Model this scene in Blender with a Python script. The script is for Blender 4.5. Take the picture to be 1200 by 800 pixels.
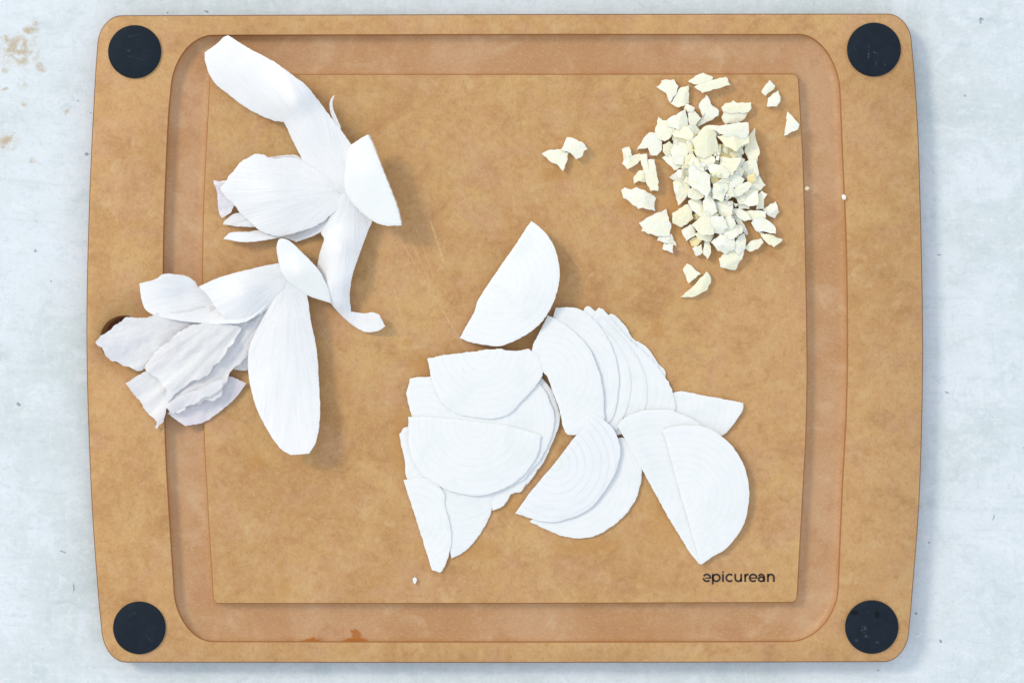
import bpy, bmesh, math, random
import numpy as np
from mathutils import Vector, noise as mnoise
from mathutils.geometry import delaunay_2d_cdt

R = math.radians
scene = bpy.context.scene
for o in list(bpy.data.objects):
    bpy.data.objects.remove(o, do_unlink=True)
COL = scene.collection

# ------------------------------------------------------------------ camera, light, exposure
S = 0.000375                     # metres per photo pixel on the table
CAMH = 0.45 * 80 / 36            # camera height: 0.45 m of table across a 36 mm sensor at 80 mm
cam = bpy.data.objects.new('camera', bpy.data.cameras.new('camera'))
cam.data.lens = 80
cam.data.sensor_width = 36
cam.data.clip_start = 0.01
cam.data.clip_end = 50
cam.location = (0, 0, CAMH)
COL.objects.link(cam)
scene.camera = cam

world = bpy.data.worlds.new('World')
scene.world = world
world.use_nodes = True
bg = world.node_tree.nodes['Background']
bg.inputs['Color'].default_value = (0.815, 0.895, 0.985, 1)
bg.inputs['Strength'].default_value = 0.95

key = bpy.data.objects.new('window_light', bpy.data.lights.new('window_light', 'AREA'))
key.data.shape = 'RECTANGLE'
key.data.size = 1.5
key.data.size_y = 1.6
key.data.energy = 240
key.data.color = (1.0, 0.87, 0.66)
dl = Vector((-0.96, 0.62, 1.0)).normalized()
key.location = dl * 7.5
key.rotation_euler = dl.to_track_quat('Z', 'Y').to_euler()
COL.objects.link(key)

scene.view_settings.view_transform = 'Standard'
scene.view_settings.look = 'None'
scene.view_settings.exposure = 0.0
scene.view_settings.gamma = 1.0
scene.view_settings.use_curve_mapping = False
scene.cycles.max_bounces = 8
scene.cycles.transparent_max_bounces = 12

TB = 0.0100                      # board top above the table


def W(px, py, z=0.0):
    """photo pixel -> point of the place at height z (metres above the table)"""
    k = S * (CAMH - z) / CAMH
    return Vector(((px - 600) * k, (400 - py) * k, z))


# ------------------------------------------------------------------ node helpers
class NT:
    def __init__(self, name):
        self.m = bpy.data.materials.new(name)
        self.m.use_nodes = True
        self.t = self.m.node_tree
        self.n = self.t.nodes
        self.l = self.t.links
        self.bsdf = self.n['Principled BSDF']
        self.out = self.n['Material Output']

    def new(self, typ, **kw):
        nd = self.n.new(typ)
        for k, v in kw.items():
            setattr(nd, k, v)
        return nd

    def put(self, sock, v):
        if isinstance(v, bpy.types.NodeSocket):
            self.l.new(v, sock)
        elif isinstance(v, (tuple, list)) and len(v) == 3 and sock.type == 'RGBA':
            sock.default_value = (*v, 1)
        else:
            sock.default_value = v

    def coord(self, which='Object'):
        return self.new('ShaderNodeTexCoord').outputs[which]

    def mapping(self, vec, scale=(1, 1, 1), rot=(0, 0, 0), loc=(0, 0, 0)):
        if any(rot):
            r = self.new('ShaderNodeMapping')
            self.put(r.inputs['Vector'], vec)
            r.inputs['Rotation'].default_value = rot
            vec = r.outputs[0]
        m = self.new('ShaderNodeMapping')
        self.put(m.inputs['Vector'], vec)
        m.inputs['Scale'].default_value = scale
        m.inputs['Location'].default_value = loc
        return m.outputs[0]

    def noise(self, vec, scale, detail=4, rough=0.55, dist=0.0, out='Fac'):
        m = self.new('ShaderNodeTexNoise')
        self.put(m.inputs['Vector'], vec)
        m.inputs['Scale'].default_value = scale
        m.inputs['Detail'].default_value = detail
        m.inputs['Roughness'].default_value = rough
        m.inputs['Distortion'].default_value = dist
        return m.outputs[out]

    def rng(self, v, a, b, c=0.0, d=1.0, smooth=True):
        m = self.new('ShaderNodeMapRange')
        m.interpolation_type = 'SMOOTHSTEP' if smooth else 'LINEAR'
        self.put(m.inputs['Value'], v)
        for k, x in zip(('From Min', 'From Max', 'To Min', 'To Max'), (a, b, c, d)):
            m.inputs[k].default_value = x
        return m.outputs[0]

    def math(self, op, a, b=0.0, c=0.0, clamp=False):
        m = self.new('ShaderNodeMath', operation=op, use_clamp=clamp)
        self.put(m.inputs[0], a)
        self.put(m.inputs[1], b)
        self.put(m.inputs[2], c)
        return m.outputs[0]

    def vmath(self, op, a, b=(0, 0, 0), out=0):
        m = self.new('ShaderNodeVectorMath', operation=op)
        self.put(m.inputs[0], a)
        self.put(m.inputs[1], b)
        return m.outputs[out]

    def mix(self, f, a, b, mode='MIX'):
        m = self.new('ShaderNodeMix', data_type='RGBA', blend_type=mode)
        self.put(m.inputs[0], f)
        self.put(m.inputs[6], a)
        self.put(m.inputs[7], b)
        return m.outputs[2]

    def bump(self, h, strength, dist):
        m = self.new('ShaderNodeBump')
        m.inputs['Strength'].default_value = strength
        m.inputs['Distance'].default_value = dist
        self.put(m.inputs['Height'], h)
        self.put(self.bsdf.inputs['Normal'], m.outputs[0])

    def spots(self, vec, items, soft=0.55):
        """mask of round marks: items are (px, py, rx_px, ry_px) on the board top or table"""
        res = None
        for (x, y, rx, ry) in items:
            p = W(x, y, self.z)
            q = self.mapping(vec, scale=(1 / (rx * S), 1 / (ry * S), 0),
                             loc=(-p.x / (rx * S), -p.y / (ry * S), 0))
            d = self.vmath('LENGTH', q, out='Value')
            k = self.rng(d, soft, 1.0, 1.0, 0.0)
            res = k if res is None else self.math('MAXIMUM', res, k)
        return res

    def lines(self, vec, items):
        """mask of thin knife marks: items are (x0, y0, x1, y1, width_px, strength)"""
        res = None
        for (x0, y0, x1, y1, w, st) in items:
            a, b = W(x0, y0, self.z), W(x1, y1, self.z)
            d = b - a
            L = d.length
            q = self.mapping(self.vmath('SUBTRACT', vec, tuple((a + b) / 2)),
                             rot=(0, 0, -math.atan2(d.y, d.x)), scale=(2 / L, 1 / (w * S), 0))
            s = self.new('ShaderNodeSeparateXYZ')
            self.put(s.inputs[0], q)
            fy = self.rng(self.math('ABSOLUTE', s.outputs[1]), 0.2, 1.0, st, 0.0)
            fx = self.rng(self.math('ABSOLUTE', s.outputs[0]), 0.7, 1.0, 1.0, 0.0)
            k = self.math('MULTIPLY', fx, fy)
            res = k if res is None else self.math('MAXIMUM', res, k)
        return res

    def set(self, **kw):
        for k, v in kw.items():
            self.put(self.bsdf.inputs[k.replace('_', ' ')], v)
        return self.m


# ------------------------------------------------------------------ materials
def mat_table():
    t = NT('weathered_white_paint')
    t.z = 0.0
    co = t.coord()
    big = t.noise(co, 9, 5, 0.6, 0.4)
    mid = t.noise(co, 34, 6, 0.65, 0.8)
    brush = t.noise(t.mapping(co, scale=(22, 260, 1), rot=(0, 0, R(4))), 1, 5, 0.6, 0.3)
    brush2 = t.noise(t.mapping(co, scale=(240, 26, 1), rot=(0, 0, R(-6))), 1, 4, 0.6, 0.3)
    c = t.mix(t.rng(big, 0.40, 0.60), (0.645, 0.710, 0.730), (0.735, 0.790, 0.835))
    c = t.mix(t.rng(mid, 0.48, 0.66, 0, 0.75), c, (0.775, 0.825, 0.885))
    c = t.mix(t.rng(mid, 0.47, 0.30, 0, 0.75), c, (0.575, 0.645, 0.67))
    c = t.mix(t.rng(brush, 0.52, 0.72, 0, 0.4), c, (0.76, 0.80, 0.84))
    c = t.mix(t.rng(brush, 0.46, 0.28, 0, 0.35), c, (0.56, 0.62, 0.65))
    c = t.mix(t.rng(brush2, 0.52, 0.75, 0, 0.35), c, (0.77, 0.81, 0.85))
    c = t.mix(t.rng(brush2, 0.44, 0.25, 0, 0.3), c, (0.55, 0.61, 0.65))
    scum = t.noise(co, 150, 6, 0.75, 1.5)
    c = t.mix(t.rng(scum, 0.52, 0.66, 0, 0.6), c, (0.79, 0.84, 0.90))
    c = t.mix(t.rng(scum, 0.45, 0.32, 0, 0.5), c, (0.57, 0.65, 0.69))
    grit = t.noise(co, 560, 5, 0.75)
    c = t.mix(t.rng(grit, 0.47, 0.32, 0, 0.4), c, (0.50, 0.56, 0.60))
    c = t.mix(t.rng(grit, 0.54, 0.70, 0, 0.4), c, (0.82, 0.85, 0.88))
    # wandering hairline marks
    chip = t.noise(t.mapping(co, scale=(60, 130, 1), rot=(0, 0, R(10))), 1, 7, 0.8, 1.0)
    c = t.mix(t.rng(chip, 0.56, 0.60, 0, 0.35), c, (0.83, 0.86, 0.88))
    c = t.mix(t.rng(chip, 0.42, 0.38, 0, 0.30), c, (0.53, 0.59, 0.615))
    hair = t.noise(co, 60, 3, 0.5, 1.2)
    hl = t.rng(t.math('ABSOLUTE', t.math('SUBTRACT', hair, 0.5)), 0.0, 0.012, 0.35, 0.0)
    hl = t.math('MULTIPLY', hl, t.rng(t.noise(co, 21, 3), 0.5, 0.65))
    c = t.mix(hl, c, (0.46, 0.52, 0.56))
    warp = t.vmath('ADD', co, t.vmath('SCALE', t.vmath('SUBTRACT', t.noise(co, 160, 4, 0.7, 0, 'Color'), (0.5, 0.5, 0.5)), (0, 0, 0)))
    wn = t.new('ShaderNodeVectorMath', operation='SCALE')
    t.put(wn.inputs[0], t.vmath('SUBTRACT', t.noise(co, 190, 4, 0.7, 0, 'Color'), (0.5, 0.5, 0.5)))
    wn.inputs['Scale'].default_value = 0.006
    warp = t.vmath('ADD', co, wn.outputs[0])
    rust = t.spots(warp, [(6, 45, 10, 9), (34, 36, 14, 7), (20, 66, 22, 7), (46, 78, 11, 9), (27, 52, 9, 8), (26, 98, 7, 7),
                          (14, 158, 11, 5), (6, 82, 6, 6), (42, 26, 7, 6), (2, 170, 8, 9), (28, 122, 6, 6), (38, 188, 5, 5), (22, 60, 34, 30), (10, 165, 16, 14),
                          (78, 130, 5, 5), (5, 105, 7, 4)], 0.2)
    c = t.mix(t.math('MULTIPLY', rust, t.rng(t.noise(co, 230, 4, 0.65), 0.36, 0.62, 0, 0.9)), c, (0.53, 0.425, 0.29))
    dark = t.spots(warp, [(1109, 460, 4.5, 2), (1129, 114, 1.6, 2), (196, 15, 2, 1.6), (241, 14, 2, 2.5), (101, 181, 4, 2),
                          (1199, 524, 2, 2), (1163, 606, 1.6, 5), (1102, 750, 2.4, 2.4), (1088, 636, 2, 2), (1075, 719, 2.5, 2),
                          (92, 118, 1.6, 1.6), (107, 134, 1.3, 1.6), (86, 690, 1.6, 8), (74, 647, 5, 1.6), (1100, 299, 5, 1.2),
                          (1030, 786, 3, 2), (1150, 22, 1.5, 6), (42, 293, 2.5, 3), (22, 474, 3, 3), (60, 330, 2, 2), (1075, 741, 2, 2)], 0.3)
    c = t.mix(t.math('MULTIPLY', dark, 0.75), c, (0.16, 0.19, 0.23))
    fine = t.noise(co, 900, 3, 0.7)
    t.bump(t.math('ADD', t.math('MULTIPLY', brush, 0.6), t.math('MULTIPLY', fine, 0.4)), 0.25, 0.0006)
    return t.set(Base_Color=c, Roughness=0.55, Specular_IOR_Level=0.25)


SCR = [(560, 210, 640, 300, 0.7, 0.2), (700, 150, 640, 230, 0.7, 0.2), (430, 560, 520, 500, 0.7, 0.18), (280, 300, 330, 290, 0.7, 0.2), (880, 540, 930, 610, 0.7, 0.2), (500, 120, 590, 100, 0.7, 0.18), (690, 440, 600, 300, 0.7, 0.18), (400, 640, 480, 690, 0.7, 0.18), (810, 390, 905, 350, 0.7, 0.2),
       (462, 268, 552, 420, 1.1, 0.55), (484, 258, 510, 330, 0.9, 0.45), (503, 255, 522, 312, 1.6, 0.75), (520, 312, 512, 318, 1.6, .5),
       (457, 320, 476, 392, 0.9, 0.5), (478, 322, 492, 378, 0.9, 0.4), (476, 270, 512, 348, 2.2, 0.3), (600, 225, 606, 262, 0.9, 0.4),
       (662, 290, 682, 318, 1.2, 0.4), (672, 110, 678, 150, 0.9, 0.35), (500, 320, 506, 350, 2.4, 0.45), (760, 272, 761, 296, 1, 0.5),
       (590, 120, 640, 210, 0.7, 0.28), (430, 470, 452, 540, 0.8, 0.25), (700, 330, 760, 300, 0.8, 0.22), (880, 380, 905, 500, 0.8, 0.25),
       (300, 560, 380, 640, 0.8, 0.2), (540, 180, 556, 260, 0.7, 0.3), (868, 420, 900, 440, 0.8, 0.25), (398, 560, 440, 660, 0.7, 0.2)]


def mat_board(floor=False, edge=False, wall=False):
    t = NT('groove_wall' if wall else 'groove_wood_fibre' if floor else 'board_edge' if edge else 'wood_fibre_composite')
    t.z = TB
    co = t.coord()
    big = t.noise(co, 16, 5, 0.6, 0.5)
    mid = t.noise(co, 75, 5, 0.62, 0.4)
    blot = t.noise(co, 130, 3, 0.55, 0.2)
    fib = t.noise(t.mapping(co, scale=(420, 1500, 1), rot=(0, 0, R(12))), 1, 3, 0.6)
    fib2 = t.noise(t.mapping(co, scale=(1500, 380, 1), rot=(0, 0, R(-8))), 1, 3, 0.6)
    hue = t.noise(co, 44, 3, 0.55, 0.6)
    hue2 = t.noise(t.mapping(co, loc=(3, 7, 0)), 60, 3, 0.55, 0.6)
    if wall:
        t.bump(fib, 0.2, 0.0003)
        return t.set(Base_Color=t.mix(mid, (0.36, 0.155, 0.055), (0.46, 0.215, 0.085)), Roughness=0.55)
    if edge:
        t.bump(fib, 0.2, 0.0003)
        return t.set(Base_Color=t.mix(mid, (0.17, 0.075, 0.04), (0.25, 0.11, 0.055)), Roughness=0.6)
    if floor:
        c = t.mix(t.rng(big, 0.38, 0.62), (0.505, 0.268, 0.115), (0.570, 0.338, 0.180))
        c = t.mix(t.rng(mid, 0.50, 0.7, 0, 0.6), c, (0.640, 0.425, 0.250))
        c = t.mix(t.rng(mid, 0.47, 0.3, 0, 0.6), c, (0.470, 0.230, 0.105))
        c = t.mix(t.rng(fib, 0.52, 0.75, 0, 0.4), c, (0.68, 0.49, 0.36))
        c = t.mix(t.rng(fib2, 0.46, 0.25, 0, 0.4), c, (0.42, 0.21, 0.11))
        c = t.mix(t.rng(blot, 0.6, 0.74, 0, 0.4), c, (0.53, 0.25, 0.13))
    else:
        c = t.mix(t.rng(big, 0.35, 0.65), (0.520, 0.282, 0.108), (0.590, 0.332, 0.140))
        c = t.mix(t.rng(hue, 0.48, 0.66, 0, 0.8), c, (0.610, 0.370, 0.145))
        c = t.mix(t.rng(hue2, 0.50, 0.68, 0, 0.6), c, (0.560, 0.310, 0.170))
        c = t.mix(t.rng(mid, 0.50, 0.68, 0, 0.50), c, (0.61, 0.39, 0.18))
        c = t.mix(t.rng(mid, 0.48, 0.30, 0, 0.55), c, (0.41, 0.205, 0.075))
        mott = t.noise(co, 230, 4, 0.6, 0.3)
        c = t.mix(t.rng(mott, 0.50, 0.68, 0, 0.30), c, (0.63, 0.41, 0.20))
        c = t.mix(t.rng(mott, 0.50, 0.32, 0, 0.30), c, (0.42, 0.21, 0.08))
        c = t.mix(t.rng(blot, 0.60, 0.74, 0, 0.5), c, (0.635, 0.425, 0.215))
        c = t.mix(t.rng(fib, 0.50, 0.75, 0, 0.28), c, (0.63, 0.41, 0.205))
        c = t.mix(t.rng(fib2, 0.50, 0.25, 0, 0.35), c, (0.37, 0.18, 0.07))
        grit = t.noise(co, 420, 4, 0.7)
        c = t.mix(t.rng(grit, 0.52, 0.72, 0, 0.3), c, (0.64, 0.43, 0.22))
        c = t.mix(t.rng(grit, 0.45, 0.30, 0, 0.35), c, (0.38, 0.185, 0.07))
        grain = t.noise(co, 1050, 3, 0.6, 0.4)
        c = t.mix(t.rng(grain, 0.50, 0.75, 0, 0.22), c, (0.70, 0.475, 0.25))
        c = t.mix(t.rng(grain, 0.50, 0.25, 0, 0.24), c, (0.34, 0.165, 0.06))
        fl = t.noise(t.mapping(co, scale=(1300, 240, 1), rot=(0, 0, R(38))), 1, 2, 0.5)
        c = t.mix(t.rng(fl, 0.58, 0.76, 0, 0.24), c, (0.68, 0.46, 0.235))
        fl2 = t.noise(t.mapping(co, scale=(1300, 240, 1), rot=(0, 0, R(-52))), 1, 2, 0.5)
        c = t.mix(t.rng(fl2, 0.58, 0.76, 0, 0.24), c, (0.40, 0.20, 0.075))
        pale = t.noise(co, 95, 3, 0.6, 0.2)
        c = t.mix(t.rng(pale, 0.68, 0.80, 0, 0.5), c, (0.66, 0.46, 0.24))
        lm = t.lines(co, SCR)
        lm = t.math('MULTIPLY', lm, t.rng(t.noise(co, 500, 3, 0.7), 0.3, 0.6, 0, 0.7))
        c = t.mix(lm, c, (0.76, 0.55, 0.31))
    wn = t.new('ShaderNodeVectorMath', operation='SCALE')
    t.put(wn.inputs[0], t.vmath('SUBTRACT', t.noise(co, 210, 4, 0.7, 0, 'Color'), (0.5, 0.5, 0.5)))
    wn.inputs['Scale'].default_value = 0.004
    warp = t.vmath('ADD', co, wn.outputs[0])
    if floor:
        wet = t.spots(warp, [(365, 752, 17, 5), (417, 752, 19, 6), (417, 745, 7, 7), (415, 740, 7, 3)], 0.55)
        grain = t.noise(co, 1050, 3, 0.6, 0.4)
        c = t.mix(t.rng(grain, 0.50, 0.75, 0, 0.22), c, (0.70, 0.50, 0.33))
        c = t.mix(t.rng(grain, 0.50, 0.25, 0, 0.22), c, (0.38, 0.19, 0.09))
        c = t.mix(t.math('MULTIPLY', wet, 0.95), c, (0.44, 0.155, 0.03))
        rough = t.rng(wet, 0, 1, 0.42, 0.14)
    else:
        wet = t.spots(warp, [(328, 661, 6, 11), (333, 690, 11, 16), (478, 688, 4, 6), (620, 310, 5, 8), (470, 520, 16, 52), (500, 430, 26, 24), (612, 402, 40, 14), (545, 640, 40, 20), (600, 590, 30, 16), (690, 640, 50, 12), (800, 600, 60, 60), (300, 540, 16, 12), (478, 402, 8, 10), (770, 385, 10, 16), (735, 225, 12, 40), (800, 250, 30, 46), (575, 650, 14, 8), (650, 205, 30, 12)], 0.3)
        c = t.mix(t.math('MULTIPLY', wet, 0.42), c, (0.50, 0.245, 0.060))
        rough = t.rng(mid, 0.3, 0.7, 0.42, 0.56)
    t.bump(t.math('ADD', fib, fib2), 0.12, 0.0003)
    return t.set(Base_Color=c, Roughness=rough, Specular_IOR_Level=0.3)


def mat_rubber():
    t = NT('dark_rubber')
    t.z = TB
    co = t.coord()
    n = t.noise(co, 260, 5, 0.6, 0.3)
    n2 = t.noise(co, 900, 3, 0.7)
    pos = t.new('ShaderNodeNewGeometry').outputs['Position']
    c = t.mix(n, (0.0065, 0.0120, 0.0205), (0.0145, 0.0235, 0.037))
    sc = t.noise(t.mapping(co, scale=(300, 900, 1), rot=(0, 0, R(60))), 1, 4, 0.7)
    c = t.mix(t.rng(sc, 0.64, 0.8, 0, 0.45), c, (0.10, 0.12, 0.14))
    c = t.mix(t.rng(t.noise(co, 420, 5, 0.75, 0.6), 0.63, 0.75, 0, 0.5), c, (0.085, 0.10, 0.12))
    c = t.mix(t.math('MULTIPLY', t.rng(t.noise(co, 1500, 3, 0.7), 0.42, 0.62, 0, 0.8), t.lines(pos, [(1018, 52, 1017, 70, 1.3, .5), (1022, 61, 1030, 64, 1.0, .5), (1027, 72, 1025, 80, .9, .4), (1034, 72, 1037, 78, .9, .5), (1021, 47, 1024, 48, .9, .5), (1000, 55, 1004, 60, .9, .35),
                           (150, 44, 166, 40, .8, .25), (150, 66, 172, 72, .8, .2), (150, 722, 160, 716, .8, .25), (168, 740, 180, 752, .8, .2)])), c, (0.16, 0.19, 0.21))
    c = t.mix(t.math('MULTIPLY', t.spots(pos, [(1012, 737, 5, 6), (1016, 745, 5, 3), (1003, 749, 3, 3), (1028, 752, 3, 2), (152, 60, 3, 2)], 0.2), t.rng(n2, 0.42, 0.62, 0, 0.55)), c, (0.13, 0.155, 0.175))
    c = t.mix(t.spots(pos, [(1001, 717, 7, 4), (1027.5, 719, 4, 6)], 0.4), c, (0.004, 0.007, 0.012))
    t.bump(n2, 0.2, 0.0003)
    return t.set(Base_Color=c, Roughness=0.66, Specular_IOR_Level=0.14)


def mat_flesh(name, col, col2, ring, ring_bump, sss=0.35, stri=0.0, rough=0.38, clear=0.0, rv=0.6):
    """UV.x = angle (turns), UV.y = millimetres from the centre / root"""
    t = NT(name)
    uv = t.coord('UV')
    s = t.new('ShaderNodeSeparateXYZ')
    t.put(s.inputs[0], uv)
    ang, rad = s.outputs[0], s.outputs[1]
    co = t.coord()
    wob = t.math('MULTIPLY', t.math('SUBTRACT', t.noise(co, 130, 3), 0.5), 1.2)
    rw = t.noise(t.new('ShaderNodeCombineXYZ').outputs[0], 1.0)
    cx = [x for x in t.n if x.bl_idname == 'ShaderNodeCombineXYZ'][-1]
    t.l.new(t.math('MULTIPLY', rad, 0.33), cx.inputs[0])
    wave = t.math('SINE', t.math('ADD', t.math('MULTIPLY', rw, 5.0), t.math('MULTIPLY', t.math('ADD', rad, wob), 2 * math.pi / ring)))
    fine = t.noise(t.mapping(uv, scale=(14, 1.7, 1)), 1.6, 4, 0.6)
    cell = t.noise(co, 1300, 3, 0.6)
    rays = t.noise(t.mapping(uv, scale=(190, 0.05, 1)), 1.0, 4, 0.65)
    rmask = t.rng(wave, 0.55, 1.0)
    c = t.mix(t.math('MULTIPLY', rmask, t.rng(t.noise(co, 90, 3), 0.30, 0.62, 0.0, rv)), col, col2)
    c = t.mix(t.rng(fine, 0.5, 0.75, 0, 0.45), c, col2)
    if stri:
        c = t.mix(t.rng(rays, 0.5, 0.7, 0, stri), c, col2)
    if rv:
        moist = t.noise(t.vmath('ADD', co, t.new('ShaderNodeObjectInfo').outputs['Location']), 75, 4, 0.6, 0.6)
        c = t.mix(t.rng(moist, 0.48, 0.70, 0, 0.55), c, (0.80, 0.835, 0.835))
        heart = t.rng(rad, 1.0, 6.5, 0.55, 0.0)
        c = t.mix(t.math('MULTIPLY', heart, rv), c, (0.80, 0.84, 0.72))
    h = t.math('ADD', t.math('MULTIPLY', wave, ring_bump), t.math('MULTIPLY', cell, 0.35))
    h = t.math('ADD', h, t.math('MULTIPLY', rays, 7 * stri))
    t.bump(h, 0.6, 0.00025)
    t.set(Base_Color=c, Roughness=rough, Specular_IOR_Level=0.35)
    t.set(Subsurface_Weight=sss, Subsurface_Radius=(1.0, 0.95, 0.85), Subsurface_Scale=0.0012)
    if clear:
        tr = t.new('ShaderNodeBsdfTransparent')
        mx = t.new('ShaderNodeMixShader')
        cl = t.math('ADD', t.math('MULTIPLY', rmask, clear), t.rng(fine, 0.35, 0.7, 0.0, clear))
        t.put(mx.inputs[0], cl)
        t.l.new(t.bsdf.outputs[0], mx.inputs[1])
        t.l.new(tr.outputs[0], mx.inputs[2])
        t.l.new(mx.outputs[0], t.out.inputs['Surface'])
    return t.m


def mat_paper(name, col, col2, alpha):
    t = NT(name)
    uv = t.coord('UV')
    co = t.coord()
    rays = t.noise(t.mapping(uv, scale=(70, 0.04, 1)), 1.0, 5, 0.65)
    rays2 = t.noise(t.mapping(uv, scale=(24, 0.03, 1)), 1.0, 3, 0.5)
    cloud = t.noise(co, 110, 4, 0.6)
    c = t.mix(t.rng(rays, 0.42, 0.66), col, col2)
    c = t.mix(t.rng(cloud, 0.4, 0.7, 0, 0.5), c, (0.90, 0.89, 0.89))
    t.bump(t.math('ADD', rays, t.math('ADD', t.math('MULTIPLY', rays2, 1.5), t.math('MULTIPLY', t.noise(co, 260, 4, 0.6, 1.0), 0.8))), 0.85, 0.0006)
    t.set(Base_Color=c, Roughness=0.42, Specular_IOR_Level=0.35)
    t.set(Subsurface_Weight=0.25, Subsurface_Radius=(1.0, 0.95, 0.95), Subsurface_Scale=0.0006)
    tr = t.new('ShaderNodeBsdfTransparent')
    m2 = t.new('ShaderNodeMixShader')
    t.put(m2.inputs[0], t.rng(rays2, 0.3, 0.7, alpha * 0.5, alpha * 1.4))
    t.l.new(t.bsdf.outputs[0], m2.inputs[1])
    t.l.new(tr.outputs[0], m2.inputs[2])
    t.l.new(m2.outputs[0], t.out.inputs['Surface'])
    return t.m


def mat_garlic(name, a, b):
    t = NT(name)
    co = t.coord()
    oi = t.new('ShaderNodeObjectInfo')
    n = t.noise(t.vmath('ADD', co, oi.outputs['Location']), 300, 4, 0.6, 0.3)
    c = t.mix(t.rng(n, 0.50, 0.80, 0, 0.6), a, b)
    c = t.mix(t.math('MULTIPLY', t.math('POWER', oi.outputs['Random'], 2.0), 0.7), c, b)
    t.bump(t.noise(co, 700, 3, 0.55), 0.22, 0.0003)
    t.set(Base_Color=c, Roughness=0.2, Specular_IOR_Level=0.5)
    return t.set(Subsurface_Weight=0.6, Subsurface_Radius=(1.0, 0.80, 0.40), Subsurface_Scale=0.0018)


def mat_plain(name, col, rough=0.6):
    t = NT(name)
    co = t.coord()
    c = t.mix(t.noise(co, 1800, 3), col, tuple(min(1, x * 2.2) for x in col))
    return t.set(Base_Color=c, Roughness=rough, Specular_IOR_Level=0.2)


M_TABLE = mat_table()
M_BOARD = mat_board()
M_FLOOR = mat_board(floor=True)
M_EDGE = mat_board(edge=True)
M_WALL = mat_board(wall=True)
M_RUBBER = mat_rubber()
M_SLICE = mat_flesh('onion_slice_flesh', (0.875, 0.89, 0.90), (0.80, 0.825, 0.83), 3.1, 0.015, 0.3, 0, 0.3, 0.015, 0.16)
M_SLICE_RING = mat_flesh('ringed_onion_flesh', (0.86, 0.875, 0.905), (0.775, 0.805, 0.79), 3.4, 0.03, 0.3, 0, 0.3, 0.02, 0.6)
M_LAYER = mat_flesh('onion_layer_flesh', (0.86, 0.868, 0.89), (0.775, 0.785, 0.825), 40, 0.0, 0.25, 0.40, 0.3, 0.0, 0.0)
M_ROOT = mat_flesh('onion_heart_flesh', (0.86, 0.88, 0.885), (0.84, 0.865, 0.835), 40, 0.0, 0.35, 0.16, 0.3, 0.0, 0.0)
M_PAPER = mat_paper('papery_onion_skin', (0.93, 0.925, 0.935), (0.81, 0.795, 0.845), 0.15)
M_LILAC = mat_paper('lilac_onion_skin', (0.84, 0.805, 0.87), (0.73, 0.68, 0.77), 0.08)
M_GARLIC = mat_garlic('garlic_flesh', (0.965, 0.94, 0.82), (0.95, 0.87, 0.60))
M_GARLIC_Y = mat_garlic('yellow_garlic_flesh', (0.93, 0.82, 0.50), (0.88, 0.70, 0.33))
M_INK = mat_plain('dark_brown_print', (0.028, 0.018, 0.016), 0.55)


# ------------------------------------------------------------------ geometry helpers
def tag(o, label=None, cat=None, group=None, kind=None):
    if label: o['label'] = label
    if cat: o['category'] = cat
    if group: o['group'] = group
    if kind: o['kind'] = kind
    return o


def empty(name, loc):
    o = bpy.data.objects.new(name, None)
    o.empty_display_size = 0.01
    o.location = loc
    COL.objects.link(o)
    return o


def link_mesh(name, verts, faces, mat, parent=None, origin=(0, 0, 0), smooth=True, uvs=None, sharp=None, mats=None, fmat=None):
    org = Vector(origin)
    me = bpy.data.meshes.new(name)
    me.from_pydata([tuple(Vector(v) - org) for v in verts], [], faces)
    for m in (mats or [mat]):
        me.materials.append(m)
    if fmat:
        me.polygons.foreach_set('material_index', fmat)
    me.polygons.foreach_set('use_smooth', [smooth] * len(me.polygons))
    if uvs is not None:
        ul = me.uv_layers.new(name='UVMap')
        li = np.zeros(len(me.loops), dtype=np.int32)
        me.loops.foreach_get('vertex_index', li)
        ul.data.foreach_set('uv', np.asarray(uvs, dtype=np.float32)[li].ravel())
    if sharp:
        ks = {tuple(sorted(e)) for e in sharp}
        for e in me.edges:
            if tuple(sorted(e.vertices)) in ks:
                e.use_edge_sharp = True
    me.update()
    o = bpy.data.objects.new(name, me)
    COL.objects.link(o)
    if parent:
        o.parent = parent
        o.location = org - parent.location
    else:
        o.location = org
    return o


def catmull(pts, closed, step):
    P = [np.array(p[:2], float) for p in pts]
    n = len(P)
    out = []
    rngn = n if closed else n - 1
    for i in range(rngn):
        if closed:
            p0, p1, p2, p3 = P[(i - 1) % n], P[i], P[(i + 1) % n], P[(i + 2) % n]
        else:
            p1, p2 = P[i], P[i + 1]
            p0 = P[i - 1] if i else 2 * p1 - p2
            p3 = P[i + 2] if i + 2 < n else 2 * p2 - p1
        k = max(1, int(round(np.linalg.norm(p2 - p1) / step)))
        for j in range(k):
            t = j / k
            out.append(0.5 * (2 * p1 + (p2 - p0) * t + (2 * p0 - 5 * p1 + 4 * p2 - p3) * t * t + (3 * p1 - p0 - 3 * p2 + p3) * t ** 3))
    if not closed:
        out.append(P[-1])
    return out


def outline_curve(pts, step):
    """closed outline; a point (x, y, 1) is a sharp corner"""
    cor = [i for i, p in enumerate(pts) if len(p) > 2]
    if not cor:
        return catmull(pts, True, step)
    out = []
    n = len(pts)
    for a, b in zip(cor, cor[1:] + [cor[0] + n]):
        seg = [pts[i % n] for i in range(a, b + 1)]
        out += catmull(seg, False, step)[:-1]
    return out


def inside(poly, q):
    x, y = q[:, 0], q[:, 1]
    r = np.zeros(len(q), bool)
    j = len(poly) - 1
    for i in range(len(poly)):
        xi, yi = poly[i]
        xj, yj = poly[j]
        c = (yi > y) != (yj > y)
        with np.errstate(divide='ignore', invalid='ignore'):
            r ^= c & (x < (xj - xi) * (y - yi) / (yj - yi + 1e-12) + xi)
        j = i
    return r


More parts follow.
